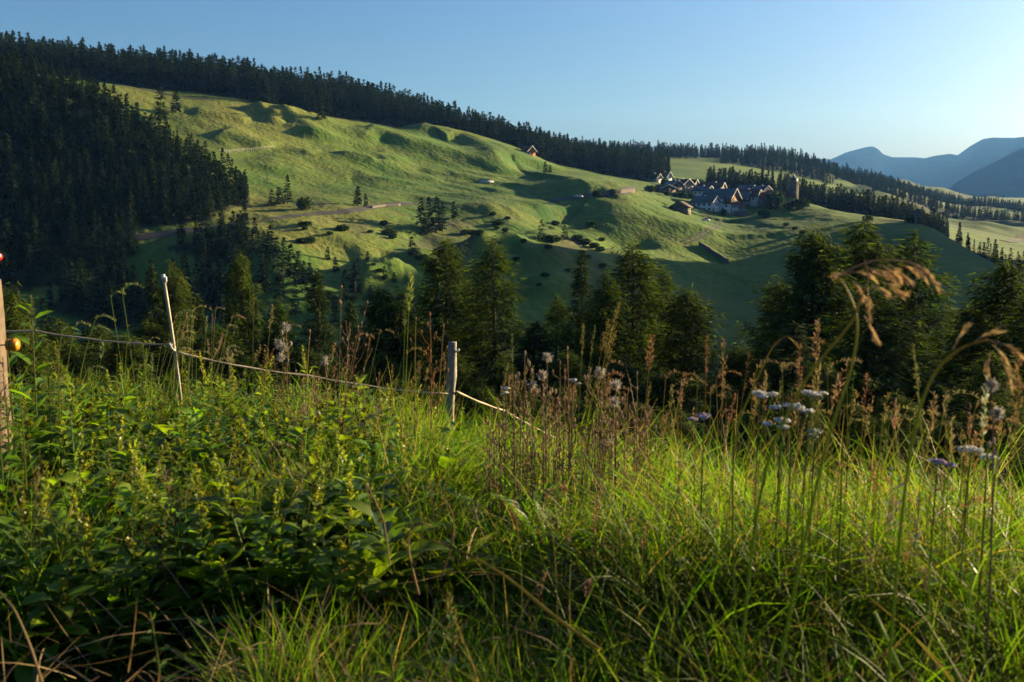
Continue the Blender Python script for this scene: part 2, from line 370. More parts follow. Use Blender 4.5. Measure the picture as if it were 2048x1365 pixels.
def tube(s, pts, rad, sides=6, c=(1,1,1), cap=True):
    pts=np.asarray(pts,float); n=len(pts); rad=np.broadcast_to(np.asarray(rad,float),(n,))
    T=np.gradient(pts,axis=0); T/=np.linalg.norm(T,axis=1)[:,None]+1e-12
    ref=np.array([0,0,1.]) if abs(T[0][2])<.9 else np.array([1.,0,0])
    A=np.cross(T,ref); A/=np.linalg.norm(A,axis=1)[:,None]+1e-12; B=np.cross(T,A)
    th=np.arange(sides)/sides*2*math.pi
    V=pts[:,None]+rad[:,None,None]*(np.cos(th)[None,:,None]*A[:,None]+np.sin(th)[None,:,None]*B[:,None])
    i=np.arange(n-1)[:,None]*sides; j=np.arange(sides)[None]; k=(j+1)%sides
    F=np.stack([i+j,i+k,i+sides+k,i+sides+j],-1).reshape(-1,4)
    C=np.asarray(c,float)
    if C.ndim==2: C=np.repeat(C,sides,0)
    s.add(V,F,C)
    if cap:
        s.f.append(np.array([list(range(s.n-n*sides,s.n-n*sides+sides))][:1])[:, ::-1]); s.f.append(np.array([list(range(s.n-sides,s.n))]))
def strips(base, az, lean, curve, length, width, col, seg=4, prof='blade', roll=None, cross=2, fold=.25, col2=None):
    "many leaves or blades at once: lean/curve are angles from the vertical, az the heading"
    N=len(base); t=np.linspace(0,1,seg+1)
    az=np.broadcast_to(az,(N,)); lean=np.broadcast_to(lean,(N,)); curve=np.broadcast_to(curve,(N,))
    length=np.broadcast_to(length,(N,)); width=np.broadcast_to(width,(N,))
    th=lean[:,None]+curve[:,None]*(t[None]**1.3); ds=length[:,None]/seg
    tm=(th[:,:-1]+th[:,1:])/2
    hx=np.concatenate([np.zeros((N,1)),np.cumsum(np.sin(tm)*ds,1)],1); hz=np.concatenate([np.zeros((N,1)),np.cumsum(np.cos(tm)*ds,1)],1)
    H=np.stack([np.sin(az),np.cos(az)],-1)
    C0=base[:,None,:]+np.stack([hx*H[:,None,0],hx*H[:,None,1],hz],-1)
    side=np.stack([np.cos(az),-np.sin(az),np.zeros(N)],-1)[:,None,:]+0*C0
    nrm=np.stack([-np.cos(th)*H[:,None,0],-np.cos(th)*H[:,None,1],np.sin(th)],-1)
    if roll is not None:
        rl=np.broadcast_to(roll,(N,))[:,None,None]; side,nrm=side*np.cos(rl)+nrm*np.sin(rl), nrm*np.cos(rl)-side*np.sin(rl)
    if prof=='blade': w=(1-t**2.2)*.95+.05
    elif prof=='leaf': w=np.sin(np.pi*np.clip(t*.93+.05,0,1))**.8
    elif prof=='tri': w=np.interp(t,[0,.12,.3,1],[.05,.9,1,.04])
    elif prof=='ovate': w=np.interp(t,[0,.1,.35,.7,1],[.08,.75,1,.7,.03])
    elif prof=='const': w=np.full_like(t,1.)
    w=w[None,:,None]*width[:,None,None]*.5
    if cross==2: V=np.stack([C0-side*w,C0+side*w],2)
    else: V=np.stack([C0-side*w+nrm*w*fold,C0,C0+side*w+nrm*w*fold],2)
    V=V.reshape(-1,3)
    b=(np.arange(N)*(seg+1)*cross)[:,None,None]; i=(np.arange(seg)*cross)[None,:,None]; j=np.arange(cross-1)[None,None]
    F=np.stack([b+i+j,b+i+j+1,b+i+j+1+cross,b+i+j+cross],-1).reshape(-1,4)
    col=np.broadcast_to(np.asarray(col,float),(N,3))
    if col2 is not None:
        c2=np.broadcast_to(np.asarray(col2,float),(N,3)); Cc=col[:,None]*(1-t[None,:,None])+c2[:,None]*t[None,:,None]
    else: Cc=np.repeat(col[:,None],seg+1,1)
    return V,F,np.repeat(Cc,cross,1).reshape(-1,3)
def scatter(s, proto, locs, scale, rz, tint=None, tilt=None):
    V,F,C=proto.arrays(); n=len(V)
    for k in range(len(locs)):
        a=rz[k]; c,q=math.cos(a),math.sin(a)
        v=V*scale[k]
        if tilt is not None: v=v+np.stack([v[:,2]*tilt[k][0],v[:,2]*tilt[k][1],0*v[:,2]],1)
        v=np.stack([v[:,0]*c-v[:,1]*q, v[:,0]*q+v[:,1]*c, v[:,2]],1)+locs[k]
        s.v.append(v); s.c.append(C if tint is None else C*tint[k])
        for f in F: s.f.append(f+s.n)
        s.n+=n

# ------------------------------------------------------------------ the ground
zone=np.zeros((len(AZ),len(RR),3))
UG=None
def sstep(x,a,b): t=np.clip((x-a)/(b-a),0,1); return t*t*(3-2*t)
RRg=np.broadcast_to(RR[None,:],ZG.shape); AZg=np.broadcast_to(AZ[:,None],ZG.shape)
eR=line_r('edge',AZ)[:,None]; sR=line_r('sky',AZ)[:,None]; dR=line_r('dip',AZ)[:,None]; pR=line_r('spur',AZ)[:,None]; rR=line_r('road',AZ)[:,None]; gR=line_r('ridge',AZ)[:,None]; fR=line_r('field',AZ)[:,None]
EDN=lambda x,y: fbm(x/45,y/45,3,51)*22
u_az=lambda az: CX+FPX*CP*np.tan(az)   # picture column of a bearing near the horizon
def forest_mask(x,y):
    az=np.arctan2(x,y); r=np.hypot(x,y); u=u_az(az); nz=EDN(x,y)
    L=lambda n: line_r(n,az)
    m=np.zeros_like(r)
    # 1 skyline wood, 2 wood on the spur, 3 wood behind the village, 4 far ridge, 5 right flank
    a=(r>L('edge')+8+nz*.8)&(r<L('sky')+45)&(u<1330); m[a]=1
    a=(r>L('road')+np.where(u<280,-12,5)+nz*.1+np.clip((u-430)/70,0,1)*30)&(r<L('spur')+14)&(u<508); m[a]=2
    a=(r>L('dip')+14+nz*.3)&(r<L('edge')+30)&(u>1405)&(u<1880); m[a]=3
    a=(r>L('ridge')-np.where(u>1430,215,125)+nz*3)&(r<L('ridge')+25)&(u>1060)&(u<1720); m[a]=4
    a=(r>1150+nz)&(r<1900)&(u>=1720)&(fbm(x/110,y/150,3,77)>-.16); m[a]=4
    a=(r>L('field')-6)&(r<L('spur')+20)&(u>=1890)&(fbm(x/30,y/30,2,5)>-.1); m[a]=5
    a=(r>L('mid')-70)&(r<L('road')-12)&(u<500)&(fbm(x/28,y/28,3,15)>-.24); m[a]=6  # left valley wood, its dark floor colour also standing in for shade
    return m
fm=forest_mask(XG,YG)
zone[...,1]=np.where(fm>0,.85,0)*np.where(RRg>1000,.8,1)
dryn=fbm(XG/70,YG/110,3,61)
zone[...,0]=np.clip(.15+dryn*1.3,0,.75)*(RRg>330)*(RRg<640)
uu=u_az(AZg)
tn=fbm(XG/22,YG/60,3,71)
zone[...,2]=np.clip((tn-.12)*2.2,0,.6)*(uu>640)*(uu<1250)*(RRg>300)*(RRg<410)
near=RRg<30
wm=(uu>1700)&(RRg>950)&(RRg<2600); zone[...,1]=np.where(wm,np.maximum(zone[...,1],np.clip(.35+fbm(XG/90,YG/60,3,19)*1.6,0,.9)),zone[...,1])
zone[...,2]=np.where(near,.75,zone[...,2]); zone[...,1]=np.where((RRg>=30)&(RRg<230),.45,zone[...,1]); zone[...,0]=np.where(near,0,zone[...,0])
def grid_faces(a,b):
    i=np.arange(a-1)[:,None]*b; j=np.arange(b-1)[None]
    return np.stack([i+j,i+b+j,i+b+j+1,i+j+1],-1).reshape(-1,4)
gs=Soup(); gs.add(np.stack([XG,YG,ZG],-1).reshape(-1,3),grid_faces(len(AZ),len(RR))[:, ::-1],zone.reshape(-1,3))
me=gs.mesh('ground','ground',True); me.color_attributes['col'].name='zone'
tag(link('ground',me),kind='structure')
# ground behind the viewer
bs=Soup(); th=np.radians(np.linspace(95,265,24)); rr=np.array([.4,3,12,60,300,1200,4500.])
zz=-1.5-np.array([0,.0,.6,1,4,9,20.]); bs.add(np.stack([np.sin(th)[:,None]*rr,np.cos(th)[:,None]*rr,np.broadcast_to(zz,(24,7))],-1).reshape(-1,3),grid_faces(24,7),(.2,.1,.3))
me=bs.mesh('meadow','ground',True); me.color_attributes['col'].name='zone'; tag(link('meadow',me),kind='structure')

# ------------------------------------------------------------------ mountains and haze
def mountain(name, prof, r, depth, foot, seed, amp, material):
    a=[];z=[]
    for u,v in prof:
        b,t=ray(u,v); a.append(b); z.append(t*r)
    az=np.linspace(a[0],a[-1],260); top=np.interp(az,a,z)
    s=np.linspace(-1,1,61)
    X=[];C=[]
    rr=r+depth*s[None,:]
    x=np.sin(az)[:,None]*rr; y=np.cos(az)[:,None]*rr
    f=(1-np.abs(s)[None,:]**1.1)
    rg=1-np.abs(fbm(x/(depth*.3)+seed,y/(depth*.5),5,seed))*2
    zz=foot+(top[:,None]-foot)*f + (rg-.6)*amp*np.clip(np.abs(s)[None,:]*4,0,1)*f - 0*x
    sp=Soup(); sp.add(np.stack([x,y,zz],-1).reshape(-1,3),grid_faces(260,61)[:, ::-1],(.5,.5,.5))
    tag(link(name,sp.mesh(name,material,True)),kind='structure')
M['mtn']=mat('mountain_slopes',(.010,.014,.009),.95,.0,noise=(.004,(.016,.018,.014),.7),bump=(.01,.8,20))
mountain('mountain',[(1350,330),(1500,322),(1620,318),(1660,321),(1690,306),(1715,299),(1735,294),(1746,293),(1757,299),(1766,309),(1785,315),(1830,315),(1850,317),(1870,312),(1900,308),(1915,311),(1940,293),(1965,279),(1985,276),(2030,276),(2048,274),(2120,270),(2300,300),(2600,250)],9500,2300,-60,3,220,'mtn')
mountain('mountain.001',[(1880,395),(1915,366),(1950,343),(1990,324),(2020,308),(2048,295),(2120,255),(2300,230),(2600,200)],6000,1200,-60,11,120,'mtn')
hz=Soup(); box(hz,-5200,8000,-260,12200,-112,1050)
hm=bpy.data.materials.new('haze'); hm.use_nodes=True; hn=hm.node_tree; hn.nodes.remove(hn.nodes['Principled BSDF'])
pv=hn.nodes.new('ShaderNodeVolumePrincipled'); pv.inputs['Color'].default_value=(.14,.37,1.0,1); pv.inputs['Absorption Color'].default_value=(1,1,1,1); pv.inputs['Density'].default_value=0.46e-4; pv.inputs['Anisotropy'].default_value=0.2
hn.links.new(pv.outputs[0],hn.nodes['Material Output'].inputs['Volume'])
tag(link('haze',hz.mesh('haze',hm)),kind='stuff')
# ------------------------------------------------------------------ conifers
def conifer(seed, H, Rm, nb, tuft_n, tuft_l, tuft_w, col, ctip, first=.12, pw=.85, droop=.35, jag=.35, limbs=True, trunk_r=.22, seg=1, shoulder=1.0, elv=.1):
    "returns (wood Soup, crown Soup)"
    r=np.random.default_rng(seed); wood=Soup(); cr=Soup()
    bend=r.normal(0,.012,2)*H
    zs=np.linspace(0,1,7); tp=np.stack([bend[0]*zs**2,bend[1]*zs**2,zs*H],1)
    tube(wood,tp,trunk_r*(1-zs*.93),6,(.5,.5,.5))
    hb=first+(1-first)*np.sort(r.random(nb)**.9)
    az=np.arange(nb)*2.39996+r.normal(0,.4,nb)
    gap=1-jag*vnoise(az*1.3+seed, hb*7+seed,seed)     # clumps and gaps in the outline
    L=Rm*np.clip(np.minimum(1,(1-hb)/shoulder)**pw+.02,0,1)*r.uniform(.72,1.12,nb)*gap
    low=np.clip((hb-first)/.12+.55,0,1); L*=low
    el=(.5*hb-droop*(1-hb)*.6)+r.normal(0,elv,nb)       # rise of the branch
    B=np.stack([bend[0]*hb**2,bend[1]*hb**2,hb*H],1)
    D=np.stack([np.sin(az),np.cos(az)],1)
    base=[];aa=[];le=[];ln=[];wd=[];cc=[]
    for k in range(nb):
        s=np.linspace(0,1,5); px=L[k]*s; pz=L[k]*(el[k]*s-droop*s*s*.55)
        pts=np.stack([B[k,0]+D[k,0]*px,B[k,1]+D[k,1]*px,B[k,2]+pz],1)
        if limbs and L[k]>.6: tube(wood,pts[::2],[.05*L[k]/Rm+.015,.02,.008],3,(.5,.5,.5),False)
        n=max(3,int(tuft_n*L[k]/Rm*1.6)); t=r.uniform(.12,1.0,n)**.8
        x=L[k]*t; z=L[k]*(el[k]*t-droop*t*t*.55)
        side=(r.random(n)-.5)*2*(.28*L[k])*(1.05-t)
        bx=B[k,0]+D[k,0]*x+D[k,1]*side; by=B[k,1]+D[k,1]*x-D[k,0]*side; bz=B[k,2]+z-r.random(n)*.09*L[k]+r.normal(0,elv*1.1,n)
        base.append(np.stack([bx,by,bz],1)); aa.append(az[k]+np.sign(side)*r.uniform(.1,1.1,n)); le.append(r.uniform(1.2,2.2,n))
        ln.append(tuft_l*r.uniform(.6,1.3,n)); wd.append(tuft_w*r.uniform(.6,1.3,n))
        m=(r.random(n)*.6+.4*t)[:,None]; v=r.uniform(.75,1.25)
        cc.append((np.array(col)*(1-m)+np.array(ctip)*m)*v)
    # leader
    n=14; t=r.random(n); base.append(np.stack([bend[0]+0*t,bend[1]+0*t,H*(.93+.075*t)],1)); aa.append(r.random(n)*6.3); le.append(r.uniform(.2,1.2,n)); ln.append(np.full(n,tuft_l*.8)); wd.append(np.full(n,tuft_w*.8)); cc.append(np.broadcast_to(ctip,(n,3)))
    base=np.concatenate(base);aa=np.concatenate(aa);le=np.concatenate(le)
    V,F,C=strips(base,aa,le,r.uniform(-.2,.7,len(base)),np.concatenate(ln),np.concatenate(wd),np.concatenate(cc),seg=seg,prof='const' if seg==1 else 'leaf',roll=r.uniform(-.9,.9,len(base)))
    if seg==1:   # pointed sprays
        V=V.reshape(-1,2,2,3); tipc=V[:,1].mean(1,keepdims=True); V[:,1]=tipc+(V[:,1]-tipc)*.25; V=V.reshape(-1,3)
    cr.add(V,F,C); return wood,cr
# far spruces and larches (one light mesh each)
SPR=[]
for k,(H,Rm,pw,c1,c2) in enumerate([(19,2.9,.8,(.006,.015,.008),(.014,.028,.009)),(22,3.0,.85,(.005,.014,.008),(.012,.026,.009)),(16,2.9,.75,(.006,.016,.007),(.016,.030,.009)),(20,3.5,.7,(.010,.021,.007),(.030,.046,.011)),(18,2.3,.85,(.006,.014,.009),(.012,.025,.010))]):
    w,c=conifer(100+k,H,Rm,64,10,1.5,.75,c1,c2,first=.08,pw=pw,droop=.45,limbs=False)
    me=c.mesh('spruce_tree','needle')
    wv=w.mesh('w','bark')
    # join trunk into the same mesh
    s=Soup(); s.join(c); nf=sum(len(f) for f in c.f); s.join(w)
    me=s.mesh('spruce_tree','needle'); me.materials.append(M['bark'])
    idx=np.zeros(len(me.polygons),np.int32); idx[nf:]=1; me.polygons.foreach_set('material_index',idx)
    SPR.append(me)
SPRH=[19,22,16,20,18]
def plant_forest():
    pts=[]
    r=np.random.default_rng(11)
    def field(x0,x1,y0,y1,sp,codes,sc,jit=.42):
        xs=np.arange(x0,x1,sp); ys=np.arange(y0,y1,sp); X,Y=np.meshgrid(xs,ys); X=X.ravel()+r.normal(0,sp*jit,X.size); Y=Y.ravel()+r.normal(0,sp*jit,Y.size)
        a=np.abs(np.arctan2(X,Y))<R(31); X,Y=X[a],Y[a]
        m=forest_mask(X,Y); k=np.isin(m,codes); X,Y,m=X[k],Y[k],m[k]
        Z=sample(ZG,X,Y); s=sc*r.uniform(.65,1.12,len(X))
        for x,y,z,q,c in zip(X,Y,Z,s,m): pts.append((x,y,z-.3,q,int(c)))
    field(-480,150,520,820,5.0,[1],.84)
    field(-290,-60,290,500,3.5,[2],.60)
    field(110,360,600,800,4.8,[3],.76)
    field(0,1000,1000,2000,8.0,[4],.72)
    field(170,450,360,640,6,[5],.5)
    field(-220,-40,200,360,4.6,[6],.6)
    return pts
FOR=plant_forest()
lab={1:('dark spruce in the wood along the skyline above the sunlit pasture','spruces in the skyline wood'),
     2:('dark spruce in the steep shaded wood on the left hillside','spruces on the shaded left spur'),
     3:('spruce in the belt of trees behind the village and its church','spruces behind the village'),
     4:('small blue hazy spruce on the distant wooded ridge','spruces on the distant ridge'),
     6:('small dark spruce in the shaded valley floor at the left','spruces on the dark valley floor'),
     5:('dark spruce on the shaded gully side at the right','spruces on the right flank')}
px=[]
for p in FOR:
    u,v=proj(p[0],p[1],p[2]); d=math.hypot(p[0],p[1]); h=p[3]*19
    ok=-10<u<2058
    # hidden low in the wood: only the front rows and the crest show fully
    px.append((h/d if ok else 0))
order=np.argsort(-np.array(px)); NI=215
quota={1:85,2:70,3:40,4:0,5:5,6:15}; used={k:0 for k in quota}; ind=set()
def clear(p):   # can its top be seen from the meadow?
    u,v=proj(p[0],p[1],p[2]+p[3]*17); a,t=ray(u,v); d=math.hypot(p[0],p[1]); rr=RR[(RR>150)&(RR<d-6)]
    z=sample(ZG,np.sin(a)*rr,np.cos(a)*rr); return np.all(z/rr<t)
for i in order:
    p=FOR[i]
    if px[i]<=0: continue
    if used[p[4]]<quota[p[4]]:
        u,v=proj(p[0],p[1],p[2])
        if (p[4]!=1 or u>240) and clear(p): used[p[4]]+=1; ind.add(int(i))
for i in sorted(ind):
    p=FOR[i]; k=(i*7)%5
    o=link('spruce_tree',SPR[k],None,p[:3],random.random()*6.28); o.scale=(p[3]*random.uniform(.85,1.15),)*2+(p[3],)
    uu_=proj(p[0],p[1],p[2])[0]; lb,gp=lab[p[4]]
    if p[4]==1:
        lb,gp=[('dark spruce in the high skyline wood between the left spur and the swirling banks','spruces at the high end of the skyline wood'),('dark spruce in the skyline wood directly above the upper pasture banks','spruces above the upper pasture banks'),('dark spruce in the skyline wood just uphill of the red-brown hut','spruces uphill of the hut'),('dark spruce in the lower skyline wood between the red-brown hut and the village','spruces between hut and village')][int(uu_>560)+int(uu_>820)+int(uu_>1075)]
    if p[4]==3:
        lb,gp=[('tall spruce in the dense stand directly behind the village roofs','spruces behind the village roofs'),('spruce in the wood edge right of the church tower','spruces right of the church tower')][int(uu_>1600)]
    tag(o,lb,'tree',gp)
PROTO=[o for o in COL.objects if o.name.startswith('spruce_tree')]
PROTO5=[next(o for o in PROTO if o.data==m) for m in SPR]
rest=[FOR[i] for i in range(len(FOR)) if i not in ind]
print('forest', len(FOR), 'individual', len(ind), used)
def instanced(name, pts, protos, kind='stuff'):
    me=bpy.data.meshes.new(name); me.vertices.add(len(pts)); me.vertices.foreach_set('co',np.array([p[:3] for p in pts],np.float32).ravel())
    for an,ty,vals in (('tree_scale','FLOAT',[p[3] for p in pts]),('tree_turn','FLOAT',[random.random()*6.28 for _ in pts]),('tree_kind','INT',[random.randrange(len(protos)) for _ in pts])):
        a=me.attributes.new(an,ty,'POINT'); a.data.foreach_set('value',vals)
    o=link(name,me); tag(o,kind=kind)
    g=bpy.data.node_groups.new(name,'GeometryNodeTree'); g.interface.new_socket('Geometry',in_out='INPUT',socket_type='NodeSocketGeometry'); g.interface.new_socket('Geometry',in_out='OUTPUT',socket_type='NodeSocketGeometry')
    N=g.nodes.new; gi=N('NodeGroupInput'); go=N('NodeGroupOutput'); ip=N('GeometryNodeInstanceOnPoints'); jn=N('GeometryNodeJoinGeometry'); m2p=N('GeometryNodeMeshToPoints')
    g.links.new(gi.outputs[0],m2p.inputs[0]); g.links.new(m2p.outputs[0],ip.inputs['Points'])
    for pr in reversed(protos):
        oi=N('GeometryNodeObjectInfo'); oi.inputs['Object'].default_value=pr; oi.inputs['As Instance'].default_value=True; oi.transform_space='ORIGINAL'
        g.links.new(oi.outputs['Geometry'],jn.inputs[0])
    g.links.new(jn.outputs[0],ip.inputs['Instance']); ip.inputs['Pick Instance'].default_value=True
    def at(nm,ty):
        a=N('GeometryNodeInputNamedAttribute'); a.data_type=ty; a.inputs['Name'].default_value=nm; return a.outputs['Attribute']
    g.links.new(at('tree_kind','INT'),ip.inputs['Instance Index'])
    cx=N('ShaderNodeCombineXYZ'); g.links.new(at('tree_turn','FLOAT'),cx.inputs[2]); g.links.new(cx.outputs[0],ip.inputs['Rotation'])
    g.links.new(at('tree_scale','FLOAT'),ip.inputs['Scale']); g.links.new(ip.outputs[0],go.inputs[0])
    md=o.modifiers.new('spread','NODES'); md.node_group=g
    return o
instanced('forest',rest,PROTO5)

# lone spruces and bushes on the pasture: (u, v of the foot, height in picture, variant, label)
def lone(u,v,hp,k,label,rmin=200,wide=1.0,group=None):
    p=hit(u,v,rmin); d=math.hypot(p.x,p.y); H=hp/FPX*d; s=H/SPRH[k]
    o=link('spruce_tree',SPR[k],None,p-Vector((0,0,.2)),random.random()*6); o.scale=(s*wide,s*wide,s); tag(o,label,'tree',group); return o
lone(643,240,46,3,'lone round-topped spruce on the pasture just below the skyline wood',wide=1.5)
lone(322,242,60,3,'tall spruce at the top of the shaded left wood, nearest its sunlit edge',wide=1.6)
lone(352,226,42,2,'dark pair spruce beside the tall one at the upper pasture edge',wide=1.5)
lone(715,412,38,2,'taller of two dark spruces on the bank above the terraces',wide=1.5)
lone(732,414,26,2,'smaller of two dark spruces on the bank above the terraces',wide=1.3)
for i,(u,v,h,w) in enumerate([(842,452,55,1.5),(858,460,64,1.4),(872,466,70,1.3),(850,470,44,1.5),(885,462,56,1.3)]):
    lone(u,v,h,i%3,'spruce in the tight clump in the middle of the terraces',wide=w,group='spruce clump on the terraces')
lone(909,438,34,2,'small pointed spruce just right of the terrace clump',wide=1.5)
lone(825,512,38,2,'small dark spruce on the bank below the terrace clump',wide=1.7)
lone(1091,346,22,2,'dark spruce pair tip standing alone on the upper pasture',wide=1.7)
lone(1100,346,15,2,'low spruce beside the dark one on the upper pasture',wide=1.8)
lone(1082,480,40,3,'dark rounded spruce at the left end of the terrace hedge',wide=1.6)
lone(1130,480,30,3,'bushy tree midway along the terrace hedge',wide=1.9)
lone(575,408,54,1,'spruce above the left road beside a round bush',wide=1.5)
lone(560,410,34,2,'shorter spruce left of the roadside spruce',wide=1.7)
lone(545,412,32,3,'broad dark tree at the foot of the left wood by the road',wide=1.9)
lone(1840,548,26,2,'small spruce on the dark slope right of the larches',wide=1.5)
for i,(u,v,h) in enumerate([(462,500,62),(480,505,72),(498,500,44),(512,508,70),(528,520,56),(540,520,66),(556,540,64),(570,548,70),(585,556,66),(598,570,66),(610,585,60),(622,600,58),(470,560,70),(500,570,70),(530,585,74),(560,600,70),(590,630,70),(445,530,50),(640,640,60),(690,600,60),(712,590,70),(670,650,60)]):
    lone(u,v,h,i%3,'dark spruce in the row running down the shaded bank left of the terraces',wide=1.25,group='spruces down the shaded bank')
# ------------------------------------------------------------------ roads, tracks, walls, fence on the far slope
def ribbon(name, pts, width, material, lift=.12, label=None, cat=None, kind='structure', offset=0, rmin=200):
    w=[hit(u,v,rmin) for u,v in pts]; q=[]
    for a,b in zip(w[:-1],w[1:]):
        n=max(1,int((b-a).length/2.5))
        for k in range(n): q.append(a.lerp(b,k/n))
    q.append(w[-1]); q=np.array([(p.x,p.y) for p in q])
    for _ in range(4): q[1:-1]=(q[:-2]+2*q[1:-1]+q[2:])/4
    T=np.gradient(q,axis=0); T/=np.linalg.norm(T,axis=1)[:,None]; N=np.stack([-T[:,1],T[:,0]],1)
    c=[q+N*(offset+o*width/2) for o in (-1,-.33,.33,1)]
    V=np.stack([np.stack([a[:,0],a[:,1],sample(ZG,a[:,0],a[:,1])+lift],1) for a in c],1)
    s=Soup(); s.add(V.reshape(-1,3),grid_faces(len(q),4),(1,1,1))
    o=link(name,s.mesh(name,material)); tag(o,label,cat,kind=kind); return q
ribbon('road',[(240,480),(300,473),(400,459),(480,448),(560,437),(640,427)],4.6,'road')
ribbon('road',[(640,427),(700,423),(760,412),(830,408)],5,'road')
ribbon('road',[(1100,402),(1150,396),(1190,392),(1240,389),(1285,386)],5,'road')
ribbon('path',[(1366,487),(1400,473),(1425,460),(1438,450),(1440,443),(1428,436),(1410,430),(1395,430)],1.0,'road',.1,offset=-1.0)
ribbon('path',[(1366,487),(1400,473),(1425,460),(1438,450),(1440,443),(1428,436),(1410,430),(1395,430)],1.0,'road',.1,offset=1.0)
ribbon('path',[(2010,490),(2025,484),(2048,474),(2090,462)],9,'gravel',.5,rmin=900)
ribbon('path',[(1760,442),(1790,441),(1830,447)],3,'gravel',.2)
ribbon('path',[(1455,812),(1478,818),(1510,818),(1530,808),(1500,800),(1470,802),(1458,808)],1.6,'gravel',.2)
ribbon('path',[(240,172),(300,182),(360,196),(430,200)],3,'gravel',.2)

def stone_wall(pts, h, label, th=.8, rmin=200, group=None):
    w=[hit(u,v,rmin) for u,v in pts]; root=thing('stone_wall',w[0],label,'wall',group)
    q=[]
    for a,b in zip(w[:-1],w[1:]):
        n=max(1,int((b-a).length/1.6))
        for k in range(n): q.append(a.lerp(b,k/n))
    q.append(w[-1]); s=Soup(); r=random.Random(3)
    for a,b in zip(q[:-1],q[1:]):
        d=(b-a); d.z=0; d.normalize(); nx,ny=-d.y*th/2,d.x*th/2; hh=h
        za=gz(a.x,a.y); zb=gz(b.x,b.y); v=[]
        for p,z in ((a,za),(b,zb)):
            for sgn in (-1,1):
                for k in (0,1): v.append((p.x+sgn*nx-w[0].x,p.y+sgn*ny-w[0].y,z-w[0].z+(hh*k if k else -.6)))
        s.add(v,[(0,4,5,1),(2,3,7,6),(1,5,7,3)]+([(0,1,3,2)] if a is q[0] else [])+([(4,6,7,5)] if b is q[-1] else []),(1,1,1))
    link('masonry',s.mesh('masonry','stone'),root)
    return root
stone_wall([(1196,392),(1215,390),(1240,387),(1268,385)],1.7,'pale sunlit retaining wall below the road left of the village')
stone_wall([(1398,492),(1420,505),(1440,518),(1456,528)],2.0,'low brown stone wall running downhill into the shade')
stone_wall([(742,417),(770,413),(800,412)],.9,'pinkish stone bank along the road beside the two dark spruces')
# picket fence far up on the pasture
fp=[hit(u,v) for u,v in [(440,305),(462,306),(490,303),(520,300),(550,297)]]
root=thing('pasture_fence',fp[0],'pale line of fence stakes across the upper left pasture','fence')
pm=Soup(); tube(pm,[(0,0,-.3),(0,0,1.5)],.10,5); pme=pm.mesh('stake','trim')
for a,b in zip(fp[:-1],fp[1:]):
    for k in range(7):
        p=a.lerp(b,k/7); o=link('stake',pme,root,(p.x-fp[0].x,p.y-fp[0].y,gz(p.x,p.y)-fp[0].z))
rs=Soup(); tube(rs,[(p.x-fp[0].x,p.y-fp[0].y,p.z-fp[0].z+1.1) for p in fp],.04,4); link('rail',rs.mesh('rail','trim'),root)

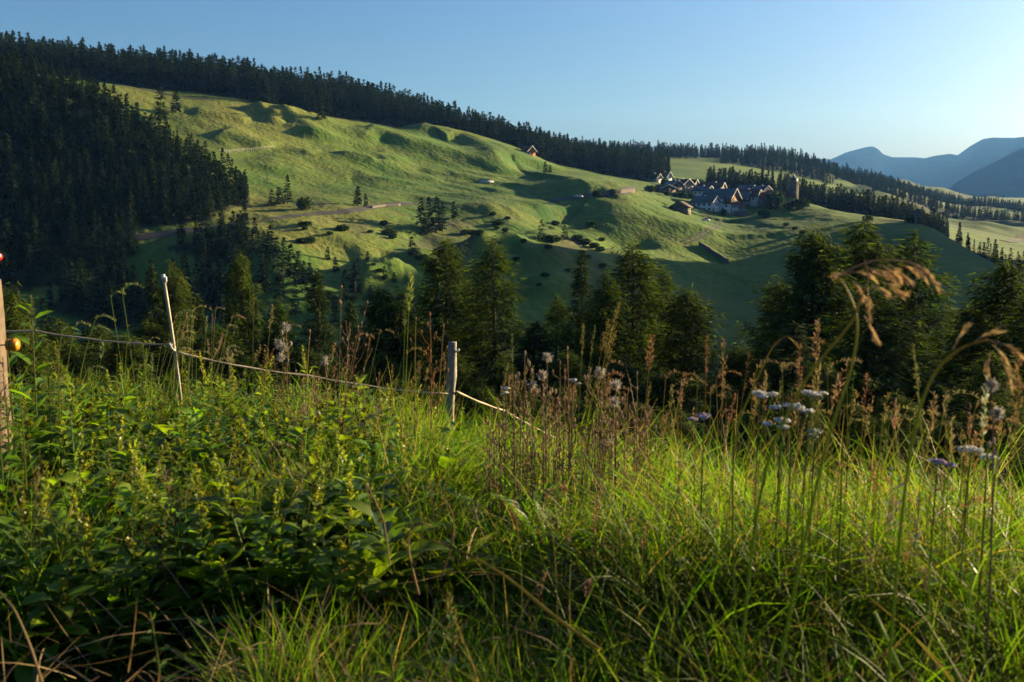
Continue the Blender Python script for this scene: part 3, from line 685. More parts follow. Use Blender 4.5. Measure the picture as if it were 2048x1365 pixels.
# ------------------------------------------------------------------ the village
def soup_obj(name, parent, material, fn, **k):
    s=Soup(); fn(s); return link(name,s.mesh(name,material,**k),parent)
def winmesh(w,h):
    f=Soup(); t=.1
    for x0,x1,z0,z1 in ((-w/2-t,w/2+t,h,h+t),(-w/2-t,w/2+t,-t,0),(-w/2-t,-w/2,0,h),(w/2,w/2+t,0,h),(-.03,.03,0,h)): box(f,x0,x1,-.10,.02,z0,z1)
    g=Soup(); box(g,-w/2,w/2,-.05,.01,0,h); return f.mesh('window','trim'),g.mesh('pane','glass')
WM={}
def window(parent,x,y,z,rot,w,h):
    if (w,h) not in WM: WM[(w,h)]=winmesh(w,h)
    f,g=WM[(w,h)]; o=link('window',f,parent,(x,y,z),rot); link('pane',g,o); return o
def house(u,v,W,D,H,RH,rot,wall,roof,label,front=None,sides=None,over=.9,upper=None,chimney=True,rmin=200,gable_trim=True,cat='house',name='house',door=True,sink=1.5,dz=0):
    """gable front faces local -y; W wide, D deep, H to the eaves, RH roof rise"""
    p=hit(u,v,rmin); p.z+=dz; root=thing(name,p,label,cat,rz=R(rot))
    def walls(s):
        box(s,-W/2,W/2,0,D,-sink,H)
        for y in (0,D): pass
        s.add([(-W/2,0.0,H),(W/2,0.0,H),(0,0.0,H+RH),(-W/2,D,H),(W/2,D,H),(0,D,H+RH)],[(0,1,2),(4,3,5)])
    if upper:
        mat_up,hs=upper
        def low(s): box(s,-W/2,W/2,0,D,-sink,hs)
        soup_obj('wall',root,wall,low)
        def up(s):
            box(s,-W/2-.15,W/2+.15,-.15,D+.15,hs,H)
            s.add([(-W/2-.15,-.15,H),(W/2+.15,-.15,H),(0,-.15,H+RH),(-W/2-.15,D+.15,H),(W/2+.15,D+.15,H),(0,D+.15,H+RH)],[(0,1,2),(4,3,5)])
        soup_obj('upper_wall',root,mat_up,up)
    else: soup_obj('wall',root,wall,walls)
    sl=RH/(W/2); e=over; t=.28
    def rf(s):
        for sg in (-1,1):
            x1=sg*(W/2+e); z1=H-sl*e
            v=[(0,-e,H+RH),(x1,-e,z1),(x1,D+e,z1),(0,D+e,H+RH)]
            v+= [(a,b,c+t) for a,b,c in v]
            s.add(v,[(0,1,2,3),(7,6,5,4),(0,4,5,1),(1,5,6,2),(2,6,7,3)] if sg>0 else [(3,2,1,0),(4,5,6,7),(1,5,4,0),(2,6,5,1),(3,7,6,2)])
    ro=soup_obj('roof',root,roof,rf)
    if chimney: soup_obj('chimney',ro,'plaster',lambda s: box(s,W*.15,W*.15+.7,D*.55,D*.55+.7,H+RH*.4,H+RH+.7))
    if gable_trim:
        def tr(s):
            for sg in (-1,1):
                x1=sg*(W/2+e); z1=H-sl*e
                v=[(0,-e-.08,H+RH-.1),(x1,-e-.08,z1-.1),(x1,-e-.08,z1+t+.1),(0,-e-.08,H+RH+t+.1)]; v+=[(a,b+.07,c) for a,b,c in v]
                s.add(v,[(0,1,2,3),(4,7,6,5),(3,2,6,7),(0,4,5,1)] if sg>0 else [(3,2,1,0),(5,6,7,4),(7,6,2,3),(1,5,4,0)])
        soup_obj('bargeboard',root,'trim',tr)
    for (n,z,w,h) in (front or []):
        for k in range(n):
            x=(k+.5)/n*W*.86-W*.43
            window(root,x,-.17 if (upper and z>upper[1]) else -.02,z,0,w,h)
    for (n,z,w,h) in (sides or []):
        for k in range(n):
            y=(k+.5)/n*D
            window(root,-W/2-.02-(.15 if (upper and z>upper[1]) else 0),y,z,R(-90),w,h); window(root,W/2+.02+(.15 if (upper and z>upper[1]) else 0),y,z,R(90),w,h)
    if door: soup_obj('door',root,'wood',lambda s: box(s,-W*.36,-W*.36+1.1,-.06,.0,0,2.1))
    return root
# main group
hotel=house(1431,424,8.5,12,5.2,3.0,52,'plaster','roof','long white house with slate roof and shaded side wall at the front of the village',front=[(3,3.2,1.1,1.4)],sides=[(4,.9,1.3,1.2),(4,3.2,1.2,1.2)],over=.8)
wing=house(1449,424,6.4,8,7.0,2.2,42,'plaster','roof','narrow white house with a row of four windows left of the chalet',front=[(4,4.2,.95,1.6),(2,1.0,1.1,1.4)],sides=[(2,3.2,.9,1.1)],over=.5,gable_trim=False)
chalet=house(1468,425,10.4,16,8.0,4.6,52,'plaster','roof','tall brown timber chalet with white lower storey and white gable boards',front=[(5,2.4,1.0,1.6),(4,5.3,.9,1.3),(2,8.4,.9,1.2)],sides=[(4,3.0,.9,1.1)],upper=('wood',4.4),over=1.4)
for h_ in (hotel,wing,chalet): h_.scale=(1.06,1.06,1.04)
bal=Soup(); box(bal,-4.9,4.9,-1.6,-.2,4.55,4.75)
for k in range(24): box(bal,-4.85+k*.418,-4.75+k*.418,-1.6,-1.5,4.75,5.6)
box(bal,-4.9,4.9,-1.62,-1.48,5.6,5.7); link('balcony',bal.mesh('balcony','wood'),chalet)
# round terrace with wall and parasols
tp=hit(1482,433); tp.z-=.5
ter=thing('terrace',tp,'rounded stone terrace with pale wall in front of the brown chalet','terrace')
def drum(s):
    th=np.linspace(0,2*math.pi,25)[:-1]; n=24
    v=[(3.9*math.cos(a),3.4*math.sin(a)+1.5,z) for z in (-2.5,3.4) for a in th]
    s.add(v,[(i,(i+1)%n,n+(i+1)%n,n+i) for i in range(n)]); s.f.append(np.array([list(range(s.n-n,s.n))]))
soup_obj('retaining_wall',ter,'stone',drum)
def rail(s):
    for k in range(24):
        a=k/24*2*math.pi; x,y=3.8*math.cos(a),3.3*math.sin(a)+1.5; box(s,x-.05,x+.05,y-.05,y+.05,3.4,4.3)
    th=np.linspace(0,2*math.pi,25); tube(s,[(3.8*math.cos(a),3.3*math.sin(a)+1.5,4.35) for a in th],.06,4)
soup_obj('railing',ter,'trim',rail)
def parasol(x,y,label):
    root=thing('parasol',tp+Vector((x,y,3.4)),label,'parasol')
    soup_obj('pole',root,'trim',lambda s: tube(s,[(0,0,0),(0,0,2.5)],.04,5))
    def cn(s):
        th=np.linspace(0,2*math.pi,9)[:-1]; v=[(1.3*math.cos(a),1.3*math.sin(a),2.1) for a in th]+[(0,0,2.75)]
        s.add(v,[(i,(i+1)%8,8) for i in range(8)])
    soup_obj('canopy',root,'plaster2',cn)
parasol(-1.6,.5,'left cream parasol on the round stone terrace'); parasol(1.4,1.0,'right cream parasol on the round stone terrace')
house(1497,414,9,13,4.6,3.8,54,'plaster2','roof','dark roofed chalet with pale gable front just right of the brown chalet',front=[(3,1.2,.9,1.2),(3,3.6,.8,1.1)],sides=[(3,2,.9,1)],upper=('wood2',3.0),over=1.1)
house(1357,424,8.6,6.5,2.6,2.4,-28,'wood2','roof2','small dark barn standing alone left of the village',front=[(1,.8,.8,.8)],sides=[(2,.8,.8,.8)],over=1.0,chimney=False,gable_trim=False,cat='barn',name='barn')
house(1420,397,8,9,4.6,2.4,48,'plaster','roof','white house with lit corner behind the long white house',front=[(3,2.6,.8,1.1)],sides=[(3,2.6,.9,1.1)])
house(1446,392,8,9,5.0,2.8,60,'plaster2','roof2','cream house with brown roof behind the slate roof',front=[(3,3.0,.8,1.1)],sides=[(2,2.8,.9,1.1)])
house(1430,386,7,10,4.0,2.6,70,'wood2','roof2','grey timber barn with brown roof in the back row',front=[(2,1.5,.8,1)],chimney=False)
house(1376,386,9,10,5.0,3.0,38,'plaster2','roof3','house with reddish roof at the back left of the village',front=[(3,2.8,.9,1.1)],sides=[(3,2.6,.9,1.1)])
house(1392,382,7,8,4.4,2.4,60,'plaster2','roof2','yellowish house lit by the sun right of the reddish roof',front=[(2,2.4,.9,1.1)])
house(1355,384,8,9,4.0,2.6,25,'wood2','roof','dark timber house under spruces left of the reddish roof',front=[(2,2.2,.9,1.0)])
house(1338,366,6,8,4.4,3.0,44,'plaster','roof2','white gabled house peeping out of trees above the village',front=[(2,2.4,.8,1.1)],rmin=560)
house(1318,366,5,7,3.6,2.4,44,'plaster','roof2','smallest white house among trees at the upper left of the village',front=[(1,2.0,.9,1.1)],rmin=560)
house(1336,388,10,8,3.2,2.0,20,'wood2','roof2','low brown shed beside the road at the village entrance',front=[(2,1.0,.9,.9)],chimney=False,cat='shed',name='shed')
house(1518,410,9,12,5.2,3.4,58,'plaster','roof2','shaded house with brown roof midway between chalets and church',front=[(3,2.8,.9,1.2)],sides=[(3,2.8,.9,1.2)])
house(1534,400,9,10,4.8,3.2,30,'plaster','roof','grey roofed house behind the round tree',front=[(3,2.8,.9,1.2)],sides=[(3,2.6,.9,1.2)])
house(1506,396,8,9,4.4,3.0,44,'wood2','roof','dark barn behind the pale gabled chalet',front=[(2,1.5,.9,1.2)],chimney=False,cat='barn',name='barn')
house(1063,312,6,7,3.0,2.8,36,'wood','roof3','small red-brown hut at the edge of the wood above the pasture',front=[(2,1.2,.8,1)],chimney=False,rmin=560)
house(1205,334,16,8,3.2,2.2,15,'plaster','roof3','long low house with red roof among the spruces',front=[(5,1.2,.9,1.1)],rmin=600,dz=1.5)
house(1212,338,9,7,2.6,2.0,15,'plaster','roof','pale low house just below the long red roof',front=[(3,1.0,.9,1.1)],rmin=600,dz=1)
house(973,366,7.5,2.6,1.3,.5,12,'trim','roof','low white trough-like shed on the open pasture',chimney=False,gable_trim=False,door=False,cat='shed',name='shed',sink=.5,over=.2)
# church
cp=hit(1589,409)
ch=thing('church',cp,'village church with tall square tower and dark cap on the knoll','church',rz=R(12)); ch.scale=(1,1,.84)
soup_obj('tower_wall',ch,'stone',lambda s: box(s,-2.3,2.3,0,4.6,-2,14.2))
soup_obj('cornice',ch,'plaster2',lambda s: box(s,-2.55,2.55,-.25,4.85,14.2,14.6))
soup_obj('belfry',ch,'plaster2',lambda s: box(s,-1.9,1.9,.4,4.2,14.6,16.2))
def cap(s):
    n=8; rings=[(2.5,16.2),(2.35,16.9),(1.9,17.6),(1.2,18.2),(.7,18.7),(.45,19.3),(.2,20.3),(.04,21.6)]
    v=[(r_*math.cos(k/n*6.2832+.39),2.3+r_*math.sin(k/n*6.2832+.39),z) for r_,z in rings for k in range(n)]
    s.add(v,[(i*n+k,i*n+(k+1)%n,(i+1)*n+(k+1)%n,(i+1)*n+k) for i in range(len(rings)-1) for k in range(n)])
soup_obj('spire',ch,'copper',cap)
for x,y,rt in ((0,-.02,0),(2.32,2.3,90),(-2.32,2.3,-90)):
    window(ch,x,y,11.2,R(rt),1.1,1.9); window(ch,x,y,7.0,R(rt),.6,1.0)
def nave(s):
    box(s,-15,-2.3,0,7,-2,5.4); s.add([(-15,0,5.4),(-15,7,5.4),(-15,3.5,9.2)],[(0,2,1)])
soup_obj('nave_wall',ch,'plaster2',nave)
def nroof(s):
    for sg in (-1,1):
        v=[(-15.5,3.5,9.3),(-15.5,3.5+sg*4.1,4.9),(-2.3,3.5+sg*4.1,4.9),(-2.3,3.5,9.3)]; v+=[(a_,b_,c_+.3) for a_,b_,c_ in v]
        s.add(v,[(0,1,2,3),(7,6,5,4),(0,4,5,1),(1,5,6,2),(2,6,7,3)] if sg<0 else [(3,2,1,0),(4,5,6,7),(1,5,4,0),(2,6,5,1),(3,7,6,2)])
soup_obj('nave_roof',ch,'roof3',nroof)
for k in range(4): window(ch,-13.3+k*3.0,-.02,2.0,0,.9,2.4)
house(1560,410,8,13,4.0,3.0,56,'plaster2','roof3','parish house with reddish roof left of the church tower',front=[(3,1.6,.9,1.2)],sides=[(4,1.6,.9,1.2)])
stone_wall([(1592,414),(1602,411),(1611,408)],1.8,'short sunlit churchyard wall beside the church tower')
# ruined tower at the end of the shoulder
rp=hit(1838,449,300)
ru=thing('ruined_tower',rp,'slender broken stone tower with sunlit edge beside dark bushes on the shoulder','tower',rz=R(35))
soup_obj('wall',ru,'stone',lambda s: (box(s,-1.4,1.4,0,2.6,-2,6.2),box(s,-1.4,-.3,0,1.2,6.2,7.6)))
soup_obj('roof',ru,'roof2',lambda s: s.add([(-1.6,-.2,6.25),(1.6,-.2,6.25),(1.6,2.8,6.25),(-1.6,2.8,6.25),(.3,1.3,8.0)],[(0,1,4),(1,2,4),(2,3,4),(3,0,4)]))
window(ru,0,-.02,3.6,0,.5,.9)
house(1851,450,6,7,2.4,2.2,35,'stone','roof2','small stone hut with brown roof beside the slender tower',front=[(1,.9,.8,.8)],chimney=False,gable_trim=False,rmin=300)

# cars
def car(u,v,rz,label):
    p=hit(u,v); p.z+=.05; root=thing('parked_car',p,label,'car',rz=R(rz))
    prof=[(-2.1,.35),(-2.15,.75),(-1.9,1.0),(-1.2,1.05),(-.7,1.5),(.9,1.52),(1.6,1.05),(2.1,.95),(2.15,.4)]
    def body(s):
        n=len(prof); v=[(x,y,z) for y in (-.85,.85) for x,z in prof]
        s.add(v,[(i,i+1,n+i+1,n+i) for i in range(n-1)]); s.f.append(np.array([list(range(n))])[:, ::-1]+s.n-2*n); s.f.append(np.array([list(range(n,2*n))])+s.n-2*n)
    soup_obj('body',root,'paint',body)
    soup_obj('side_window',root,'glass',lambda s:[s.add([(-.95,y,1.08),(1.3,y,1.08),(.85,y,1.43),(-.6,y,1.43)],[(0,1,2,3)]) for y in (-.865,.865)])
    w=Soup(); tube(w,[(0,-.1,0),(0,.1,0)],.33,10); wm=w.mesh('wheel','tyre')
    for x in (-1.35,1.35):
        for y in (-.8,.8): link('wheel',wm,root,(x,y,.33))
car(1411,443,10,'white car parked on the grass below the long white house')
car(1157,396,5,'white car standing on the pasture edge where the road begins')

# bushes and round trees
def bush_soup(seed,n=420,c1=(.02,.04,.012),c2=(.06,.10,.025),leaf=.28,flat=.85):
    r=np.random.default_rng(seed); d=r.normal(size=(n,3)); d/=np.linalg.norm(d,axis=1)[:,None]
    rad=(.55+.5*r.random(n)**.5)*(1-.35*vnoise(d[:,0]*2.2+seed,d[:,1]*2.2+d[:,2]*1.7,seed))
    b=d*rad[:,None]; b[:,2]=b[:,2]*flat+.75; m=r.random(n)[:,None]
    V,F,C=strips(b,r.random(n)*6.28,r.uniform(.2,2.2,n),.5,leaf*r.uniform(.6,1.4,n),leaf*.7,(np.array(c1)*(1-m)+np.array(c2)*m),seg=1,prof='const',roll=r.uniform(-1,1,n))
    s=Soup(); s.add(V,F,C); t=Soup(); tube(t,[(0,0,-.4),(0,0,.9)],[.07,.04],5)
    for a in (0,2.1,4.2): tube(t,[(0,0,.2),(.3*math.cos(a),.3*math.sin(a),.9)],[.04,.015],4)
    return s,t
BU=[]
for k in range(4):
    s,t=bush_soup(300+k,c2=[(.06,.10,.025),(.07,.11,.02),(.05,.085,.03),(.09,.115,.03)][k])
    BU.append((s.mesh('foliage','needle'),t.mesh('stem','bark')))
def bush(u,v,hp,k,label,name='bush',cat='bush',rmin=200,wide=1.0,group=None):
    p=hit(u,v,rmin); s=hp/FPX*math.hypot(p.x,p.y)/1.75
    o=thing(name,p,label,cat,group,rz=random.random()*6); o.scale=(s*wide,s*wide,s); link('foliage',BU[k][0],o); link('stem',BU[k][1],o); return o
bush(1551,418,36,1,'large round deciduous tree in front of the church nave','round_tree','tree')
bush(1447,430,12,0,'dark shrub against the white house wall below its four windows')
bush(1532,437,16,1,'rounded sunlit shrub at the head of the downhill hedge')
bush(1521,432,11,0,'smaller shrub left of the rounded one at the hedge head')
bush(1600,418,22,0,'dark shrub in the shade below the church tower',wide=1.5)
bush(1578,420,16,2,'shrub between the parish house and the church shadow',wide=1.3)
bush(608,420,26,3,'round pale green bush at the left road beside the tall spruce',wide=1.1)
bush(1105,486,18,0,'low dark shrub in the terrace hedge between two small trees',wide=1.7)
bush(1193,395,16,0,'dark round bush at the left end of the pale retaining wall')
bush(1225,390,12,1,'small bush above the pale retaining wall')
bush(1300,384,14,0,'bush at the roadside by the village entrance',wide=1.4)
bush(1660,500,14,0,'small round dark bush on the lit slope left of the big larches')
bush(1735,444,14,0,'dark round bush on the shoulder right of the church',wide=1.3)
bush(1822,446,17,0,'dark bushy clump left of the slender tower',wide=1.4)
bush(1868,458,14,2,'dark bushy clump right of the small stone hut',wide=1.6)
for u,v,h in [(1572,452,7),(1590,460,7),(1606,468,8),(1622,476,7)]: bush(u,v,h,0,'small shrub in the thin hedge running down the lit meadow',group='shrubs of the downhill hedge',wide=1.6)
for u,v,h in [(1155,482,14),(1170,490,14),(1188,496,12),(1200,503,11)]: bush(u,v,h,2,'low shrub in the right half of the terrace hedge',group='shrubs of the terrace hedge',wide=1.7)
for u,v,h in [(1335,392,10),(1350,394,9),(1366,396,12),(1384,398,10),(1318,380,12),(1330,372,14),(1352,370,14),(1400,372,14)]: bush(u,v,h,0,'garden shrub among the houses at the left of the village',group='village garden shrubs',wide=1.3)
for u,v,h in [(930,470,12),(945,472,14),(960,468,10),(1010,464,9),(660,470,8),(905,520,10),(940,552,12),(960,548,10),(775,470,8),(700,560,14),(760,545,9),(1015,440,8),(985,432,9),(870,530,13)]: bush(u,v,h,random.choice((0,2)),'scattered shrub on the terrace banks',group='shrubs on the terrace banks',wide=1.5)
_q=random.Random(44)
for k in range(46):
    u=_q.uniform(600,1240); v=_q.uniform(440,610)
    bush(u,v,_q.uniform(6,15),_q.choice((0,1,2)),'low shrub growing on one of the old field steps below the road',group='shrubs on the old field steps',wide=_q.uniform(1.2,2.4))
for u,v,h in [(655,520,26),(672,545,30),(770,560,28),(788,566,22),(735,520,18),(905,500,16),(1010,520,18),(1160,560,24),(620,560,34),(740,600,30)]:
    lone(u,v,h,2,'small dark spruce dotted over the shaded lower terraces',wide=1.6,group='small spruces on the lower terraces')
# utility poles on the terraces
plm=Soup(); tube(plm,[(0,0,-.5),(0,0,8)],[.14,.09],6); pole_me=plm.mesh('pole','post')
plc=Soup(); box(plc,-.7,.7,-.05,.05,7.4,7.55); arm_me=plc.mesh('crossarm','post2')
def pole(u,v,hp,label):
    p=hit(u,v); s=hp/FPX*math.hypot(p.x,p.y)/8; o=thing('utility_pole',p,label,'pole'); o.scale=(s,)*3; link('pole',pole_me,o); link('crossarm',arm_me,o)
pole(711,602,38,'thin pale pole on the lower terraces left of the big larches')
pole(838,610,34,'thin pole in front of the big middle larch')

# ------------------------------------------------------------------ larches and spruces on the slope below the meadow
LAR=[]
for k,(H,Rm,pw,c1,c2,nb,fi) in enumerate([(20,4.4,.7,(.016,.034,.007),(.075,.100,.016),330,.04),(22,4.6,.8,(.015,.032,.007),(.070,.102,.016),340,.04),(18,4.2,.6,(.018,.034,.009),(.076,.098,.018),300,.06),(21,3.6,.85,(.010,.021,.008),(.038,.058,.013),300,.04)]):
    w,c=conifer(500+k,H,Rm,nb,40,.55,.14,c1,c2,first=fi,pw=pw,elv=[.28,.26,.3,.16][k],droop=.2 if k<3 else .42,jag=.55,trunk_r=.3,shoulder=[.40,.45,.36,.55][k])
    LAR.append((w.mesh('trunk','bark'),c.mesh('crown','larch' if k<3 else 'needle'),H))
def larch(u,vtop,r,k,label,wpx=None,Hm=None,group=None,name='larch_tree',tone=None):
    "treetop at picture point (u, vtop), r metres away; foot on the ground below it"
    top=P(u,vtop,r); z0=gz(top.x,top.y); H=top.z-z0
    if Hm: z0=top.z-Hm; z0=min(z0,gz(top.x,top.y)); H=top.z-z0
    s=H/LAR[k][2]; wpx=(wpx or 150)*1.2; o=thing(name,(top.x,top.y,z0-.2),label,'tree',group,rz=random.random()*6.28)
    wide=1.0
    if wpx: wide=(wpx/FPX*r)/(2*[4.4,4.6,4.2,3.6][k]*s*.95)
    o.scale=(s*wide,s*wide,s); link('trunk',LAR[k][0],o); link('crown',LAR[k][1],o); return o
larch(888,478,96,0,'rounded larch left of the tall pointed one in the middle','' or 190)
larch(990,474,90,1,'tall pointed bright green larch at the centre of the valley trees',205)
larch(1170,502,92,3,'slim dark spruce with ragged top between the middle larches',110,name='spruce_tree')
larch(1272,486,84,0,'broad bushy larch left of the dark green valley gap',200)
larch(1372,578,78,2,'lower larch whose crown edges the dark green valley gap',170)
larch(1215,540,80,1,'dark larch filling in between the slim spruce and the broad larch',170)
larch(1632,462,74,2,'large larch with grey-green crown beside the valley gap',200)
larch(1725,440,78,0,'tallest larch of the right group with broad dark top',220)
larch(1838,462,84,1,'pointed larch on the right with bright sunlit edge',250)
larch(1920,640,76,3,'dark tree low between the pointed larch and the last one',170,name='spruce_tree')
larch(2015,520,70,2,'grey-green larch at the right edge with bare stem showing',180)
larch(2090,560,66,0,'larch crown cut by the right picture edge',200)
larch(1740,560,62,1,'large dark larch in front, under the arching grass head',270)
larch(1590,640,66,3,'dark lower spruce at the left foot of the right group',170,name='spruce_tree')
larch(1880,760,60,2,'low larch crown just above the grass at the right',240)
larch(298,530,112,3,'left one of two trees behind the thin white rod',85,name='spruce_tree')
larch(345,532,114,2,'right one of two trees behind the thin white rod, sunlit',105)
larch(484,508,104,0,'rounded sunlit larch right of the thin white rod',118)
larch(636,538,106,3,'dark pointed spruce above the dead thistle heads',110,name='spruce_tree')
larch(700,600,100,3,'low dark spruce between the pointed spruce and middle larch',110,name='spruce_tree')
larch(400,590,100,3,'small dark tree in the shade between the rounded larches',70,name='spruce_tree')
larch(560,620,98,3,'small spruce low behind the grass stalks on the left',80,name='spruce_tree')
larch(20,575,60,2,'pale green tree behind the wooden stake at the left edge',110)
larch(940,560,98,0,'larch crown between the rounded larch and the tall pointed one',170)
larch(1320,530,88,1,'larch crown behind the broad bushy one by the valley gap',160)
larch(1560,560,80,2,'feathery larch at the left side of the right group',150)
larch(1780,500,82,0,'larch crown between the tallest and the pointed larch on the right',190)
larch(800,600,92,2,'larch crown low to the left of the rounded larch',150)
larch(1060,640,80,3,'dark crown low between the central larch and slim spruce',190,name='spruce_tree')
larch(1450,760,60,3,'dark spruce tip low in the valley gap',120,name='spruce_tree')
for u,v,r,l in [(560,600,88,'sunlit larch crown behind the dead thistle heads'),(760,575,94,'pale larch crown left of the rounded larch, above the tall green-gold grass head'),(1110,590,84,'bushy larch crown filling the gap left of the slim spruce'),(1480,690,64,'feathery low larch at the right side of the valley gap'),(1960,600,72,'larch crown between the dark low tree and the one at the right edge')]: larch(u,v,r,(int(u)//20)%3,l,150)
for u,v,r in [(120,640,90),(200,650,95),(60,655,85),(250,665,90),(150,700,80),(350,690,80),(460,690,80),(620,700,76),(760,705,72),(900,700,70),(1000,720,66),(1130,700,66),(1250,720,62),(1330,740,60),(1640,720,54),(1980,700,54),(1420,830,52),(1540,810,52),(100,720,60),(180,735,58),(270,720,60),(330,745,55),(430,740,58),(520,735,56),(600,760,52),(690,745,55),(800,755,52),(870,765,50),(960,770,50),(1050,780,48),(1120,770,50),(1200,790,46),(1280,800,44),(1350,810,46),(1600,770,44),(1700,800,42),(1800,780,44),(1900,830,40),(2020,800,42),(540,660,90),(600,690,70),(20,640,90),(300,640,100),(430,650,95)]:
    larch(u,v,r,3 if int(u)%2 else 0,'dark crown in the shaded wood just beyond the meadow edge',170,group='shaded crowns below the meadow')
# ------------------------------------------------------------------ electric fence at the meadow edge
def stick(a,b,n=10): return [a.lerp(b,k/(n-1)) for k in range(n)]
st=P(-30,560,5.0); sb=P(-12,850,5.0)
root=thing('wooden_stake',(sb.x,sb.y,gz(sb.x,sb.y)-.1),'thick square wooden stake cut by the left picture edge','stake')
s=Soup(); ax=Vector((st.x-sb.x,0,st.z-sb.z)); top=Vector((st.x-root.location.x,0,st.z-root.location.z)); bot=Vector((0,0,0))
w=.050
def ring(c,w,dy=0): return [(c.x-w,c.y-w,c.z),(c.x+w,c.y-w,c.z),(c.x+w,c.y+w,c.z),(c.x-w,c.y+w,c.z)]
rg=[]; 
for k in range(9): rg+=ring(bot.lerp(top,k/8),w*(1+.04*math.sin(k*2.1)))
s.add(rg,[(i*4+j,i*4+(j+1)%4,i*4+4+(j+1)%4,i*4+4+j) for i in range(8) for j in range(4)]+[(32,33,34,35)])
link('shaft',s.mesh('shaft','post'),root)
def insulator(mat_,p,r,label,ax=(1,0,0)):
    o=thing('insulator',p,label,'insulator'); A=np.array(ax,float)
    def f(s):
        xs=[0,.003,.016,.018,.022,.024,.040,.044,.048,.050]; rs_=[.55,.93,.93,.66,.66,1.0,1.0,.8,.8,.2]
        tube(s,[tuple(A*x*r/.03) for x in xs],[q*r for q in rs_],9)
    soup_obj('body',o,mat_,f)
    soup_obj('screw',o,'steel',lambda s: tube(s,[tuple(-A*.09+np.array([0,0,-.006])),(0,0,0)],.0035,6)); return o
insulator('yellow',P(14,690,4.93),.030,'yellow ring insulator screwed into the wooden stake')
insulator('red',P(-16,525,4.93),.030,'red plastic insulator at the top left edge above the stake',(.5,.1,.86))
# thin white rod
def rod(name,pts,rad,mat_,label,cat,clip=None):
    root=thing(name,pts[0],label,cat); s=Soup(); tube(s,[p-pts[0] for p in pts],rad,8); link('shaft',s.mesh('shaft',mat_,True),root); return root
def onground(u,v,r,sink=.08):
    p=P(u,v,r); return Vector((p.x,p.y,gz(p.x,p.y)-sink))
b=onground(372,860,6.9); t=P(327,556,6.9)
pts=[b.lerp(t,k/8)+Vector((.012*math.sin(k/8*3.14),0,0)) for k in range(9)]
rd=rod('fence_rod',pts,.0115,'rod','thin white fence rod standing in the seeding grass on the left','fence post')
c_=t-pts[0]
soup_obj('clip',rd,'white',lambda s:(box(s,c_.x-.013,c_.x+.008,c_.y-.012,c_.y+.012,c_.z-.01,c_.z+.022),box(s,c_.x+.004,c_.x+.020,c_.y-.008,c_.y+.008,c_.z-.030,c_.z+.006)))
kk=P(345,697,6.88)-pts[0]
soup_obj('rope_clip',rd,'white',lambda s: tube(s,[kk+Vector((-.02,0,.035)),kk+Vector((.0,-.015,0)),kk+Vector((.018,0,-.02))],.008,6))
b=onground(362,840,7.0); t=P(351,790,7.0)
rod('short_stake',[b,b.lerp(t,.5),t],.017,'post','short pale broken stake at the foot of the white rod','stake')
# grey wooden post
b=onground(893,905,7.4); t=P(905,685,7.4); n=13
root=thing('fence_post',b,'weathered grey wooden post with a chipped top holding the fence tape','fence post')
s=Soup(); th=np.arange(9)/9*6.283; rgs=[]; rr_=np.random.default_rng(4)
for k in range(n):
    f=k/(n-1); c=b.lerp(t,f)-b; rad=.031*(1.12-.12*f)*(1+.05*math.sin(k*1.7))
    lob=1+.12*np.cos(2*th+.6)+rr_.normal(0,.03,9)
    if k in(9,10): lob=lob+.35*np.exp(-((th-.2)**2)/.12)
    if k==n-1: lob*=.92
    for a,l in zip(th,lob): rgs.append((c.x+rad*l*math.cos(a),c.y+rad*l*math.sin(a),c.z+(.008*math.cos(a*2) if k==n-1 else 0)))
s.add(rgs,[(i*9+j,i*9+(j+1)%9,i*9+9+(j+1)%9,i*9+9+j) for i in range(n-1) for j in range(9)]); s.f.append(np.array([list(range((n-1)*9,n*9))]))
link('shaft',s.mesh('shaft','post2'),root)
q=P(909,692,7.35)-b; soup_obj('nail_hole',root,'steel',lambda s: tube(s,[q+Vector((0,-.012,0)),q+Vector((0,.01,0))],.0055,8))
q=P(917,702,7.38)-b; soup_obj('insulator',root,'white',lambda s: tube(s,[q+Vector((-.02,0,-.01)),q+Vector((.006,-.004,.012))],.008,7))
# tape
def tape(pts,label,sag=.02,r=.0068):
    w=[]; r_=random.Random(5)
    for a,b_ in zip(pts[:-1],pts[1:]):
        for k in range(14):
            f=k/14; p=a.lerp(b_,f); p.z-=sag*4*f*(1-f); p.z+=r_.uniform(-.0012,.0012); w.append(p)
    w.append(pts[-1]); o=thing('fence_tape',pts[0],label,'fence tape'); s=Soup()
    tw=[r*(1+.25*math.sin(i*1.1)) for i in range(len(w))]
    tube(s,[p-pts[0] for p in w],tw,6); link('cord',s.mesh('cord','rope',True),o)
tape([P(-160,648,7.2),P(70,662,7.1),P(345,690,6.88)],'pale fence tape running left from the thin white rod')
tape([P(346,703,6.88),P(620,752,7.1),P(898,788,7.34)],'pale fence tape sagging between the white rod and the grey post')
tape([P(912,783,7.36),P(1010,822,8.6),P(1120,880,11)],'short fence tape dropping behind the grey post to the right',.01)

